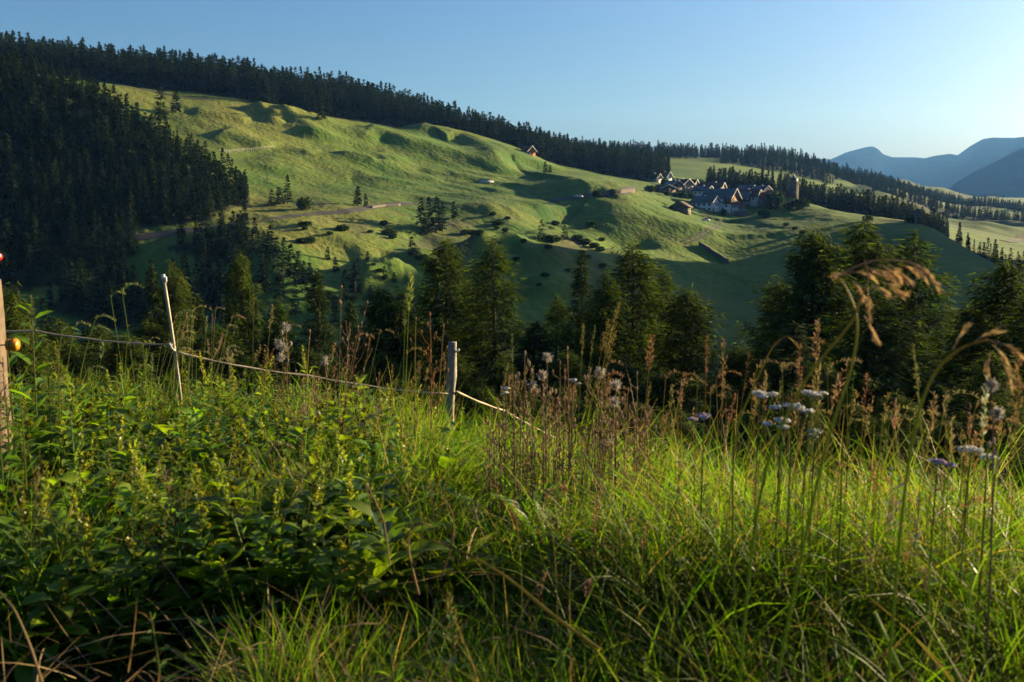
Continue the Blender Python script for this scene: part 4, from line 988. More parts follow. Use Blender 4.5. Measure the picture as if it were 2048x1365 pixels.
# ------------------------------------------------------------------ meadow grass and weeds (too many to count)
def grass_points(n, seed, rmin, rmax, azlo=-31, azhi=31, power=1.35):
    r=np.random.default_rng(seed); a=np.radians(r.uniform(azlo,azhi,n)); d=rmin+(rmax-rmin)*r.random(n)**power
    d=np.minimum(d,1e9); x,y=np.sin(a)*d,np.cos(a)*d; return x,y,np.degrees(a),d
def in_meadow(ad,d,extra=.6):
    u=u_az(np.radians(ad))
    post_gap=((np.abs(u-896)<17)&(d>5.4))|((np.abs(u-362)<15)&(d>5.2))      # gap kept free of plants so the posts show
    return (d<crest_r(ad)+extra)&~post_gap
G1=np.array([.034,.098,.004]);G2=np.array([.125,.215,.010]);G3=np.array([.17,.16,.03]);STR=np.array([.24,.165,.085]);BRN=np.array([.12,.065,.03])
def pick_cols(n,r,dryp=.12,yel=.25):
    m=r.random(n)[:,None]; c=G1*(1-m)+G2*m
    k=r.random(n)<yel; c[k]=c[k]*.4+G3*.6*r.uniform(.7,1.1,(k.sum(),1))
    k=r.random(n)<dryp; c[k]=STR*r.uniform(.5,1.1,(k.sum(),1))
    return c*r.uniform(.75,1.2,(n,1))
S=Soup()
def put_grass(n,seed,rmin,rmax,lmin,lmax,wd,azlo=-31,azhi=31,dryp=.1,yel=.25,clump=.5,power=1.2,extra=.7,seg=4,keep=None,lean=(.05,.45),curve=(.1,1.3)):
    r=np.random.default_rng(seed); x,y,ad,d=grass_points(n,seed+1,rmin,rmax,azlo,azhi,power)
    # clumping: pull blades towards tuft centres
    cx_=np.round(x/.16)*.16+vnoise(np.round(x/.16)*7,np.round(y/.16)*7,2)*.1; cy_=np.round(y/.16)*.16+vnoise(np.round(x/.16)*5,np.round(y/.16)*5,4)*.1
    q=r.random(n)*clump; x=x*(1-q)+cx_*q; y=y*(1-q)+cy_*q
    d=np.hypot(x,y); ad=np.degrees(np.arctan2(x,y)); k=in_meadow(ad,d,extra)
    dens=.5+fbm(x/.55,y/.55,3,seed%50)*.9; k&=r.random(n)<np.clip(dens+.35,.12,1)
    if keep is not None: k&=keep(x,y,ad,d,r)
    x,y,ad,d=x[k],y[k],ad[k],d[k]; n=len(x); z=sample(ZG,x,y)-.01
    hh=1+fbm(x/.8,y/.8,3,12)*.7
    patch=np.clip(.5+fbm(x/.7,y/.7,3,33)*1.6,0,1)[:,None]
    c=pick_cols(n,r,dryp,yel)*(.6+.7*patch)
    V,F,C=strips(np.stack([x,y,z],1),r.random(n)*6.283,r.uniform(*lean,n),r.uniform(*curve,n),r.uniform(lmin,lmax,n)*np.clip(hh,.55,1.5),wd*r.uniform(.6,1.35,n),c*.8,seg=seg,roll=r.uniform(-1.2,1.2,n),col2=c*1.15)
    S.add(V,F,C)
left=lambda x,y,ad,d,r: r.random(len(x))<np.where((ad<-11)&(d>3.3),.6,1)
# short understorey, main sward, crest grass
put_grass(30000,1,1.5,9,.10,.26,.006,keep=lambda x,y,ad,d,r: r.random(len(x))<np.where((ad<-8)&(d<3.4),.35,1))
put_grass(36000,5,1.9,6.0,.24,.50,.0062,-5,31,.07,.3)
put_grass(28000,9,3.4,9.0,.20,.44,.0058,-31,8,.10,.25,keep=left)
put_grass(6500,13,4.3,9.3,.22,.50,.0055,-31,31,.18,.3,extra=1.0,keep=lambda x,y,ad,d,r: d>crest_r(ad)-1.6)
put_grass(14000,17,2.2,6,.2,.4,.0055,-16,4,.16,.25)
put_grass(7000,23,3.6,8.6,.35,.62,.0045,-31,-3,.22,.3,seg=5)
put_grass(5000,29,2.0,5.2,.4,.75,.007,-2,31,.12,.35,seg=6,curve=(.6,2.0))
put_grass(2600,31,3.4,6.0,.45,.8,.0045,0,31,.35,.35,extra=.5,seg=6,curve=(.4,1.8))
put_grass(7000,37,2.2,6.2,.22,.5,.011,-6,31,.08,.45,seg=5,curve=(.3,1.6))
put_grass(3500,41,3.2,8.2,.25,.5,.010,-31,0,.12,.45,seg=5,curve=(.3,1.6))
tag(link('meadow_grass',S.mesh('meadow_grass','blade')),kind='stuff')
# straw lying about, bottom left
S=Soup(); r=np.random.default_rng(77); n=2600
x,y,ad,d=grass_points(n,78,2.0,4.2,-31,4,1.0); z=sample(ZG,x,y)
c=STR*r.uniform(.25,.8,(n,1)); k=r.random(n)<.4; c[k]=BRN*r.uniform(.5,1.1,(k.sum(),1))
V,F,C=strips(np.stack([x,y,z+r.random(n)*.05],1),r.random(n)*6.28,r.uniform(1.1,1.6,n),r.uniform(-.3,.7,n),r.uniform(.12,.5,n),r.uniform(.003,.007,n),c,seg=4,roll=r.uniform(-1,1,n)); S.add(V,F,C)
n=4600; x,y,ad,d=grass_points(n,79,2.0,8,-31,31,1.0); k=in_meadow(ad,d); x,y=x[k],y[k]; n=len(x); z=sample(ZG,x,y)
V,F,C=strips(np.stack([x,y,z+r.random(n)*.3],1),r.random(n)*6.28,r.uniform(.7,1.9,n),r.uniform(-.3,1.2,n),r.uniform(.1,.4,n),r.uniform(.003,.007,n),STR*r.uniform(.5,1.2,(n,1)),seg=4,roll=r.uniform(-1,1,n)); S.add(V,F,C)
tag(link('straw_litter',S.mesh('straw_litter','dry')),kind='stuff')

# weeds with lobed leaves and greenish seed spikes
LG1=np.array([.032,.078,.010]);LG2=np.array([.105,.180,.014]);SPK=np.array([.10,.12,.022])
def weed(seed,h=.5,spike=.12,nl=26,leaf=.055,wl=.6,col=(LG1,LG2)):
    r=np.random.default_rng(seed); s=Soup(); t=np.linspace(0,1,6); bx,by=r.normal(0,.06,2)
    ctr=np.stack([bx*t**2,by*t**2,t*h],1); tube(s,ctr,.004*(1.25-t),5,np.array([.075,.105,.02]),False)
    f=np.linspace(.08,.93,nl); b=np.stack([bx*f**2,by*f**2,f*h],1); az=np.arange(nl)*2.4+r.normal(0,.3,nl)
    pet=leaf*r.uniform(.3,.9,nl)*(1.25-f); b=b+np.stack([np.sin(az)*pet,np.cos(az)*pet,pet*.5],1)
    m=r.random(nl)[:,None]; c=(col[0]*(1-m)+col[1]*m)
    V,F,C=strips(b,az,r.uniform(.7,1.5,nl),r.uniform(.1,1.0,nl),leaf*r.uniform(.7,1.5,nl)*(1.3-.65*f),leaf*wl*r.uniform(.7,1.2,nl)*(1.25-.6*f),c,seg=4,prof='ovate',cross=3,fold=.35,roll=r.uniform(-.4,.4,nl)); s.add(V,F,C)
    for q in range(1+int(r.integers(0,3))):
        n=60; L=spike*(1 if q==0 else .6); g=r.random(n); a0=r.random()*6.28; ln=0 if q==0 else .35
        base=np.array([bx,by,h*(1 if q==0 else .88)])+np.stack([np.sin(a0)*ln*g*L,np.cos(a0)*ln*g*L,g*L],1)
        rad=.006*(1.15-g)[:,None]*r.uniform(.4,1.3,(n,1)); an=r.random(n)*6.28; base+=np.stack([np.sin(an),np.cos(an),0*an],1)*rad
        V,F,C=strips(base,an,r.uniform(.3,1.3,n),0,.009*r.uniform(.6,1.4,n),.006,SPK*r.uniform(.6,1.3,(n,1)),seg=1,prof='const',roll=r.uniform(-1,1,n)); s.add(V,F,C)
    return s
S=Soup(); r=np.random.default_rng(8)
W=[weed(40+k,h=[.40,.46,.32,.50,.36,.42][k],spike=[.05,.12,.03,.10,.02,.03][k],nl=[32,34,30,34,40,32][k],leaf=[.075,.065,.09,.07,.06,.10][k],wl=[.6,.55,.7,.5,.6,.7][k],col=[(LG1,LG2),(LG1*1.2,LG2*1.3),(LG1,LG2),(LG2*.8,np.array([.11,.16,.02])),(LG1*1.3,LG2*1.2),(LG1,LG2*1.1)][k]) for k in range(6)]
for k in range(6):
    n=[95,60,110,40,90,60][k]; x,y,ad,d=grass_points(n*2,200+k,3.1,9.2,-31,-6 if k%2 else -2,1.0)
    z=sample(ZG,x,y); keep=in_meadow(ad,d,.2)&(r.random(len(x))<np.clip(1-(ad+12)/9,0,1)); x,y,z=x[keep],y[keep],z[keep]; n=len(x)
    scatter(S,W[k],np.stack([x,y,z],1),r.uniform(.55,1.3,n),r.random(n)*6.28,(r.uniform(.7,1.7,(n,1,1))*np.array([[[1,1,1]]])*(1+r.uniform(-.1,.55,(n,1,1))*np.array([[[1,.25,-.3]]]))),r.normal(0,.2,(n,2)))
WB=[weed(70+k,h=[.34,.28,.44][k],spike=.02,nl=[16,14,20][k],leaf=[.15,.12,.11][k],wl=[.75,.6,.8][k],col=(LG2*.9,np.array([.13,.20,.016]))) for k in range(3)]
for k in range(3):
    x,y,ad,d=grass_points(70,280+k,3.2,8.6,-31,-3,1.0); z=sample(ZG,x,y); keep=in_meadow(ad,d,.1); x,y,z=x[keep],y[keep],z[keep]; n=len(x)
    scatter(S,WB[k],np.stack([x,y,z],1),r.uniform(.6,1.15,n),r.random(n)*6.28,r.uniform(.6,1.5,(n,1,1))*(1+r.uniform(-.1,.6,(n,1,1))*np.array([[[1,.2,-.2]]])),r.normal(0,.25,(n,2)))
for k in range(6):   # a few more among the grass in the front and on the right
    n=16; x,y,ad,d=grass_points(n,260+k,2.3,6,-20,30,1.0); z=sample(ZG,x,y); scatter(S,W[k],np.stack([x,y,z],1),r.uniform(.45,.75,n),r.random(n)*6.28,r.uniform(.7,1.2,(n,1,1)),r.normal(0,.12,(n,2)))
tag(link('weed_undergrowth',S.mesh('weed_undergrowth','leaf')),kind='stuff')

# clover-like small leaves in the sward on the right
S=Soup(); n=6000; x,y,ad,d=grass_points(n,301,3.0,6.5,2,31,1.0); k=in_meadow(ad,d,.4); x,y=x[k],y[k]; n=len(x); z=sample(ZG,x,y)+r.uniform(.12,.42,n)
V,F,C=strips(np.stack([x,y,z],1),r.random(n)*6.28,r.uniform(.8,1.7,n),r.uniform(-.3,.6,n),r.uniform(.015,.04,n),r.uniform(.010,.022,n),pick_cols(n,r,.04,.3),seg=2,prof='ovate',roll=r.uniform(-.7,.7,n)); S.add(V,F,C)
tag(link('small_leaves',S.mesh('small_leaves','leaf')),kind='stuff')

# ------------------------------------------------------------------ single plants that stand out
def root_at(u,vtop,r,ubase=None,name='plant',label='',cat='plant',group=None):
    t=P(u,vtop,r); ub=P(ubase if ubase is not None else u,900,r); g=Vector((ub.x,ub.y,gz(ub.x,ub.y)-.02))
    return thing(name,g,label,cat,group), t-g
def arc(top,n=12,bow=0.0,side=(1,0,0)):
    b=Vector((0,0,0)); mid=Vector((top.x*.28,top.y*.3,top.z*.6))+Vector(side)*bow
    return [ (b*(1-f)**2+mid*2*f*(1-f)+top*f*f) for f in [k/(n-1) for k in range(n)] ]
def seedhead(s,pts,r,n,size,spread,col,open_=.5):
    "spikelets crowded along the end of a stalk"
    pts=np.array([tuple(p) for p in pts]); t=r.random(n); idx=t*(len(pts)-1); i=np.clip(idx.astype(int),0,len(pts)-2); f=(idx-i)[:,None]
    b=pts[i]*(1-f)+pts[i+1]*f; an=r.random(n)*6.28; w=spread*(np.sin(np.pi*np.clip(t*.85+.12,0,1)))*r.uniform(.2,1,n)
    b=b+np.stack([np.sin(an)*w,np.cos(an)*w,-w*.2],1)
    c=np.array(col)*r.uniform(.6,1.25,(n,1))
    V,F,C=strips(b,an,r.uniform(.1,open_+.4,n),r.uniform(0,.8,n),size*r.uniform(.7,1.4,n),size*.24*r.uniform(.7,1.3,n),c,seg=3,prof='leaf',roll=r.uniform(-1,1,n),cross=3,fold=.6); s.add(V,F,C)
GRN=(.10,.15,.02); STRW=(.30,.20,.10); PINK=(.26,.14,.09); RUST=(.20,.085,.035)
def seed_grass(u,v,r,ub,label,group=None,hl=.14,spread=.012,col=STRW,bow=.0,n=60,stem=GRN,rad=.0016,nod=0,size=.012,name='seed_stalk',blades=3):
    col=(col[0]*.95,col[1]*1.22,col[2]*1.2); root,top=root_at(u,v,r,ub,name,label,'grass stalk',group); rr_=np.random.default_rng(int(u*7+v)); pts=arc(top,14,bow)
    if nod:
        d=(pts[-1]-pts[-2]).normalized(); tail=[pts[-1]]; 
        for k in range(8):
            d=(d+Vector((nod*.22,0,-.28))).normalized(); tail.append(tail[-1]+d*hl/8)
        pts_all=pts+tail[1:]; head=tail
    else: pts_all=pts; L=sum((a-b).length for a,b in zip(pts[:-1],pts[1:])); m=max(2,int(14*(1-hl/L))); head=pts[min(m,11):]
    s=Soup(); nn=len(pts_all); f=np.linspace(0,1,nn)[:,None]; tube(s,pts_all,rad*(1.25-f[:,0]*.8),5,np.array(stem)*(1-f)+np.array(col)*.8*f,False)
    link('stem',s.mesh('stem','blade'),root)
    s=Soup(); seedhead(s,head,rr_,n,size,spread,col); tag(link('seed_head',s.mesh('seed_head','dry'),root),kind='stuff')
    if blades:
        for k in (2,4,6)[:blades]:
            s=Soup(); V,F,C=strips(np.array([tuple(pts[k])]),rr_.random(1)*6.28,.3,rr_.uniform(.5,1.4,1),rr_.uniform(.12,.3,1),.005,np.array(GRN)*.8,seg=5); s.add(V,F,C); link('leaf_blade',s.mesh('leaf_blade','blade'),root)
    return root
# the big arching heads at the right
def arching(label,stem_pts,head_pts,branches,col,r0):
    p0=stem_pts[0]; root=thing('arching_seed_stalk',p0,label,'grass stalk'); s=Soup(); n=len(stem_pts)
    def smoothp(pp,m=24):
        a=np.array([tuple(p) for p in pp]); t=np.linspace(0,1,len(a)); q=np.linspace(0,1,m); o=np.stack([np.interp(q,t,a[:,k]) for k in range(3)],1)
        for _ in range(5): o[1:-1]=(o[:-2]+2*o[1:-1]+o[2:])/4
        return o
    sp=smoothp(stem_pts); f=np.linspace(0,1,len(sp))[:,None]; tube(s,sp-np.array(p0),.0028*(1.2-.6*f[:,0]),6,np.array((.09,.15,.015))*(1-f)+np.array((.17,.12,.05))*f,False)
    link('stem',s.mesh('stem','blade'),root); rr_=np.random.default_rng(int(p0.x*1000)&0xffff)
    s=Soup(); hp=smoothp(head_pts)-np.array(p0); tube(s,hp,.0014,5,np.array(col)*.7,False); link('rachis',s.mesh('rachis','dry'),root)
    s=Soup()
    for a,b_,w in branches:
        q=smoothp([a,a.lerp(b_,.5)+Vector((0,0,.006)),b_],10)-np.array(p0); tube(s,q,.0008,4,np.array(col)*.7,False)
        nn=18; t=.25+.75*rr_.random(nn)**.8; idx=t*9; i=np.clip(idx.astype(int),0,8); ff=(idx-i)[:,None]; b=q[i]*(1-ff)+q[i+1]*ff+rr_.normal(0,w*.2,(nn,3))
        d=(b_-a).normalized(); az=math.atan2(d.x,d.y); th=math.acos(max(-1,min(1,d.z)))
        V,F,C=strips(b,az+rr_.normal(0,.25,nn),th+rr_.normal(0,.2,nn)-.1,.2,.016*rr_.uniform(.8,1.4,nn),.0028*rr_.uniform(.7,1.3,nn),np.array(col)*rr_.uniform(.6,1.3,(nn,1)),seg=3,prof='leaf',cross=3,fold=.6,roll=rr_.uniform(-1,1,nn)); s.add(V,F,C)
    link('seed_head',s.mesh('seed_head','dry'),root)
q=lambda u,v,r=1.9: P(u,v,r)
g0=P(1470,1100,1.95); g0=Vector((g0.x,g0.y,gz(g0.x,g0.y)))
arching('large arching grass head with hanging golden spikelets against the right larches',
 [g0,q(1500,1010),q(1560,850),q(1620,740),q(1680,675),q(1712,635),q(1722,590)],[q(1722,600),q(1738,555),q(1730,520)],
 [(q(1735,575),q(1738,640),.006)],(.48,.36,.20),1.9)
root_arch=[(q(1740,540),q(1785,556),.006),(q(1700,545),q(1740,556),.006),(q(1730,535),q(1783,562),.007),(q(1755,530),q(1795,557),.006),(q(1775,530),q(1812,560),.005),(q(1800,530),q(1846,557),.007),(q(1820,525),q(1850,552),.006),(q(1835,530),q(1872,574),.006),(q(1765,565),q(1798,590),.005),(q(1745,575),q(1768,588),.007),(q(1705,565),q(1722,592),.006),(q(1728,632),q(1750,678),.006),(q(1772,603),q(1805,593),.004),(q(1700,550),q(1676,558),.003)]
g1=Vector((g0.x+.02,g0.y+.01,g0.z))
arching('drooping pinkish grass panicle bending right above the right larches',
 [g1,q(1640,900),q(1700,760),q(1722,640),q(1690,570),q(1676,556)],[q(1676,557),q(1700,537),q(1750,519),q(1800,519),q(1835,530),q(1871,572)],root_arch,(.52,.38,.23),1.9)
g2=P(1780,1150,1.9); g2=Vector((g2.x,g2.y,gz(g2.x,g2.y)))
arching('second arching grass with long hanging pale spikes at the right edge',
 [g2,q(1800,1000),q(1840,800),q(1880,725),q(1930,690),q(1975,680)],[q(1975,680),q(2010,690),q(2040,712)],
 [(q(1985,690),q(2012,730),.005),(q(2000,715),q(2020,765),.005),(q(1940,690),q(1990,668),.003),(q(1905,700),q(1935,658),.004),(q(1995,685),q(2035,712),.005),(q(1980,705),q(1975,745),.005)],(.48,.37,.20),1.9)
# arching thin one at 1560-1640
r26=lambda u,v: P(u,v,2.8)
g3=Vector((P(1490,1000,2.8).x,P(1490,1000,2.8).y,gz(P(1490,1000,2.8).x,P(1490,1000,2.8).y)))
arching('thin grass stalk curving right over the pale loop track',
 [g3,r26(1460,880),r26(1500,790),r26(1540,700),r26(1560,680)],[r26(1545,690),r26(1570,672),r26(1600,676),r26(1650,680)],[(r26(1570,672),r26(1590,690),.003),(r26(1600,676),r26(1640,684),.003)],(.26,.19,.08),2.8)
# upright stalks
tall=[(1240,603,4.2,1150,'tallest rusty flower spike, leaning right in the middle of the crest',dict(col=(.22,.15,.05),spread=.016,n=170,hl=.32,size=.011,rad=.003)),
(1217,640,4.2,1150,'rusty flower spike just left of the tallest one in the middle',dict(col=(.22,.14,.05),spread=.012,n=100,hl=.22,size=.010,rad=.002)),
(1232,665,4.25,1155,'short rusty spike leaning right under the tallest one',dict(col=(.22,.14,.05),spread=.012,n=80,hl=.16,size=.010,rad=.002)),
(1167,650,4.2,1150,'slender upright green-brown spike left of the tallest rusty spike',dict(col=(.20,.16,.05),spread=.007,n=80,hl=.16,size=.009)),
(1190,652,4.3,1152,'thin spike between the slender one and the rusty spikes',dict(col=(.16,.15,.05),spread=.006,n=60,hl=.12,size=.009)),
(822,552,4.4,812,'tall green-gold grass head rising alone in front of the rounded larch',dict(col=(.22,.22,.05),spread=.014,n=80,hl=.22,size=.022,bow=-.02)),
(812,590,4.4,800,'narrow grass head leaning left beside the tall green-gold one',dict(col=(.16,.17,.05),spread=.006,n=40,hl=.12,size=.018)),
(1305,675,3.9,1272,'feathery rust-brown grass head leaning right beyond the rusty spikes',dict(col=(.24,.11,.06),spread=.018,n=90,hl=.17,size=.014)),
(1448,680,3.4,1442,'brown upright panicle left of the dark valley gap',dict(col=(.27,.15,.08),spread=.014,n=90,hl=.28,size=.012)),
(1415,672,3.4,1405,'short thick brown seed spike left of the upright panicle',dict(col=(.24,.11,.06),spread=.008,n=90,hl=.04,size=.008)),
(1636,640,3.2,1620,'pinkish upright panicle in front of the right larches',dict(col=(.32,.17,.11),spread=.010,n=80,hl=.20,size=.010)),
(1600,690,3.2,1598,'knobbly brown seed stalk left of the pinkish panicle',dict(col=(.28,.13,.08),spread=.009,n=70,hl=.18,size=.010)),
(1827,688,2.6,1905,'bare plantain stalk with pale tip leaning left at the right side',dict(col=(.34,.26,.14),spread=.005,n=60,hl=.05,size=.007,rad=.0022,blades=0)),
(1500,700,3.0,1440,'thin rust stalk leaning right near the curved grass',dict(col=(.22,.10,.05),spread=.004,n=30,hl=.2,size=.010)),
(1708,740,2.9,1690,'straight green stem in front of the big dark larch',dict(col=(.09,.13,.02),spread=.003,n=20,hl=.1,size=.010,blades=0)),
(1395,760,3.6,1390,'small brown hooked seed head left of the purple flower',dict(col=(.22,.11,.05),spread=.006,n=40,hl=.06,nod=-1,size=.009)),
(546,612,6.0,520,'grass head with pale tip leaning right, left of the fluffy thistles',dict(col=(.26,.19,.10),spread=.010,n=50,hl=.13,size=.016)),
(508,590,6.0,505,'thin rust-coloured stalk left of the dead thistle heads',dict(col=(.2,.11,.05),spread=.004,n=30,hl=.14,size=.012)),
(245,590,6.0,285,'nodding green grass head hanging left of the white rod',dict(col=(.20,.20,.06),spread=.009,n=50,hl=.16,nod=1,size=.018)),
(222,600,6.0,265,'small nodding grass head left of the larger hanging one',dict(col=(.20,.20,.06),spread=.006,n=40,hl=.11,nod=1,size=.016)),
(190,642,5.6,120,'long grass stem nodding right above the left fence tape',dict(col=(.20,.19,.07),spread=.007,n=40,hl=.12,nod=1,size=.016)),
(150,655,5.6,105,'nodding grass tip close to the nettle and tape',dict(col=(.22,.19,.08),spread=.006,n=36,hl=.09,nod=1,size=.016)),
(1975,760,2.6,1960,'stalk carrying a white tuft at the right edge',dict(col=(.45,.40,.34),spread=.008,n=50,hl=.05,size=.012)),
(2038,720,2.5,2040,'brown panicle at the extreme right edge',dict(col=(.28,.15,.08),spread=.010,n=70,hl=.22,size=.012)),
(1905,880,2.9,1890,'straw-coloured stem right of the nodding front grass',dict(col=(.26,.19,.08),spread=.004,n=20,hl=.1,size=.01)),
(1765,845,3.0,1750,'little nodding green-gold grass below the dark larch',dict(col=(.25,.22,.06),spread=.008,n=40,hl=.14,nod=1,size=.012)),
(1560,760,3.1,1570,'green-gold grass stem between the white yarrow heads',dict(col=(.20,.17,.06),spread=.005,n=30,hl=.1,size=.012)),
(1068,780,4.2,1060,'brown spiky seed stalk right of the grey post',dict(col=(.22,.12,.05),spread=.007,n=60,hl=.16,size=.010)),
(1024,670,4.2,1030,'upright green spike right of the post with drooping grass arcs',dict(col=(.16,.15,.05),spread=.005,n=60,hl=.12,size=.008)),
]
for u,v,r_,ub,lb,kw in tall: seed_grass(u,v,r_,ub,lb,**kw)
rr2=random.Random(21)
def cluster(n,u0,u1,v0,v1,r0,r1,label,group,col,nodp=.4,**kw):
    for _ in range(n):
        u=rr2.uniform(u0,u1); seed_grass(u,rr2.uniform(v0,v1),rr2.uniform(r0,r1),u-rr2.uniform(-20,60),label,group,col=tuple(c*rr2.uniform(.75,1.2) for c in col),nod=(1 if rr2.random()<nodp else 0),hl=rr2.uniform(.07,.15),spread=rr2.uniform(.004,.012),n=34,size=rr2.uniform(.010,.018),bow=rr2.uniform(-.06,.06),**{'blades':1,**kw})
cluster(30,350,480,620,730,6.2,7.4,'seeding grass stalk in the tall stand right of the white rod','tall grass right of the white rod',(.30,.20,.11))
cluster(12,90,330,660,760,5.8,7.6,'pale grass stalk between the left stake and the white rod','grass between stake and rod',(.24,.20,.09),.7)
cluster(22,520,760,660,770,5.4,6.8,'brown grass stalk around the fluffy thistle heads','stalks around the thistles',(.24,.13,.07),.2)
cluster(12,770,900,700,800,5.2,6.4,'thin stalk left of the grey post, below the tall green-gold head','stalks left of the grey post',(.24,.14,.06),.1)
cluster(30,1000,1250,730,800,4.4,5.4,'brown stalk among the dry seed heads right of the grey post','stalks right of the grey post',(.24,.14,.07),.15)
cluster(26,1200,1480,740,850,3.8,4.8,'thin seed stalk between the dry seed heads and the yarrow','stalks left of the yarrow',(.26,.15,.08),.3)
cluster(30,1500,1760,720,860,3.2,4.2,'fine seed stalk around the white yarrow heads','stalks around the yarrow',(.28,.17,.09),.3)
cluster(26,1760,2048,780,880,3.0,4.0,'fine seed stalk at the right edge beside the purple flowers','stalks at the right edge',(.26,.17,.09),.3)
cluster(34,60,1000,880,1060,3.4,5.0,'short seed stalk sticking up from the middle of the sward','short stalks in the sward',(.20,.14,.06),.2,blades=1)
cluster(46,1000,2040,920,1180,2.6,3.8,'short reddish seed stalk sticking up from the bright grass','short stalks in the bright grass',(.26,.14,.08),.3,blades=1)

def branched(u,v,r,ub,label,cat='dead flower stalk',col=(.16,.10,.05),bud=(.24,.14,.07),n=9,spread=.09,fluff=0,group=None,hd=.012,name='dry_flower_stalk',branch_from=.45):
    root,top=root_at(u,v,r,ub,name,label,cat,group); rr_=random.Random(int(u*3+v)); pts=arc(top,12,rr_.uniform(-.03,.03)); s=Soup(); tube(s,pts,[.0035*(1.2-k/11*.8) for k in range(12)],5,np.array(col),False); tips=[pts[-1]]
    for k in range(n):
        i=rr_.uniform(branch_from,.97)*11; a=pts[int(i)]; an=rr_.uniform(0,6.28); L=spread*rr_.uniform(.5,1.3)*(1.4-i/11); e=a+Vector((math.cos(an)*L,math.sin(an)*L,L*rr_.uniform(.7,1.6)))
        tube(s,[a,a.lerp(e,.5)+Vector((math.cos(an),math.sin(an),0))*L*.15,e],[.0018,.0014,.001],4,np.array(col),False); tips.append(e)
    link('stem',s.mesh('stem','dry'),root); g=np.random.default_rng(int(u)); heads=[]
    for k,tp_ in enumerate(tips):
        s=Soup(); isf=k<fluff
        if isf:
            m=110; d=g.normal(size=(m,3)); d/=np.linalg.norm(d,axis=1)[:,None]; b=np.array(tp_)+d*hd*.25
            V,F,C=strips(b,np.arctan2(d[:,0],d[:,1]),np.arccos(np.clip(d[:,2],-1,1)),0,hd*1.5*g.uniform(.6,1.1,m),.0026,np.array([.36,.33,.30])*g.uniform(.7,1.1,(m,1)),seg=1,prof='const',roll=g.uniform(-1.5,1.5,m)); s.add(V,F,C)
            link('seed_puff',s.mesh('seed_puff','petal'),root)
        else:
            tube(s,[tp_-Vector((0,0,.002)),tp_+Vector((0,0,hd*.4)),tp_+Vector((0,0,hd*1.1)),tp_+Vector((0,0,hd*1.5))],[.0015,hd*.36,hd*.3,.0008],6,np.array(bud)*g.uniform(.7,1.3),False)
            link('bud',s.mesh('bud','dry'),root)
    return root
branched(572,655,5.6,568,'dead thistle with the largest white fluffy head, left of centre',fluff=4,n=8,hd=.019,spread=.07,bud=(.3,.25,.2),branch_from=.75)
branched(650,722,5.6,648,'dandelion-like round white puff left of the tilting dry stalk',fluff=1,n=2,hd=.018,bud=(.2,.15,.08),branch_from=.8)
branched(735,607,5.2,665,'dark branching dry stalk leaning right with small pale tips',n=16,spread=.10,hd=.010,col=(.13,.06,.04),bud=(.3,.2,.15))
branched(683,578,5.2,671,'single thin dark stalk with a small bud, highest of the dry stalks',n=2,spread=.02,hd=.014,col=(.10,.06,.04),branch_from=.9)
branched(700,650,5.4,690,'low twiggy dry stalk under the dark leaning one',n=14,spread=.10,hd=.009,col=(.16,.09,.06))
branched(620,665,5.6,610,'pale dry stalk with hanging seed bits right of the fluffy thistle',n=12,spread=.07,hd=.011,col=(.2,.14,.08),bud=(.3,.22,.14))
branched(860,632,5.0,858,'reddish branching hawkweed stalk with orange buds left of the grey post',n=16,spread=.09,hd=.014,col=(.20,.09,.03),bud=(.30,.13,.04),branch_from=.4)
branched(832,640,5.0,836,'golden-stemmed stalk beside the reddish hawkweed',n=5,spread=.06,hd=.010,col=(.17,.14,.03),bud=(.24,.14,.05))
branched(887,655,5.0,862,'hawkweed side stalk with brown buds leaning towards the grey post',n=10,spread=.06,hd=.012,col=(.17,.12,.04),bud=(.28,.14,.06))
branched(1050,712,4.4,1050,'dry spent flower cluster right of the grey post',n=14,spread=.09,hd=.016,col=(.18,.13,.07),bud=(.32,.24,.17),branch_from=.6)
branched(1095,715,4.4,1092,'spent flower cluster with fluffy remains, second from the grey post',n=14,spread=.08,hd=.016,fluff=3,col=(.17,.12,.07),bud=(.32,.24,.17),branch_from=.6)
branched(1120,730,4.4,1118,'dry brown seed cluster between the fluffy remains and the slender spike',n=12,spread=.08,hd=.013,col=(.18,.12,.06))
branched(1200,745,4.3,1190,'withered brown mass of seed heads under the rusty spikes',n=18,spread=.09,hd=.018,fluff=3,col=(.16,.10,.06),bud=(.30,.20,.14),branch_from=.5)
branched(1232,770,4.2,1235,'low dead stalk with one fluffy head right of the withered mass',n=7,spread=.05,hd=.016,fluff=2,col=(.16,.11,.06))
branched(1135,700,4.35,1140,'forked dry stalk with pale bud tips before the rusty spikes',n=8,spread=.07,hd=.012,col=(.2,.11,.05),bud=(.34,.24,.16))
branched(1985,770,2.6,2000,'white-tipped withered flower at the right edge',n=4,spread=.025,hd=.010,fluff=2,col=(.2,.16,.08),bud=(.4,.34,.28),branch_from=.85)
for k in range(56):
    branched(rr2.uniform(960,1300),rr2.uniform(750,880),rr2.uniform(3.9,4.6),None,'low withered seed stalk in the brown tangle right of the grey post',n=9,spread=.07,hd=.011,col=(.20,.14,.07),bud=(.34,.23,.14),group='brown tangle right of the grey post')
for k in range(14):
    branched(rr2.uniform(540,760),rr2.uniform(740,830),rr2.uniform(5,6),None,'low withered seed stalk below the thistles along the tape',n=8,spread=.08,hd=.010,col=(.16,.09,.06),bud=(.26,.16,.11),group='brown stalks below the thistles')

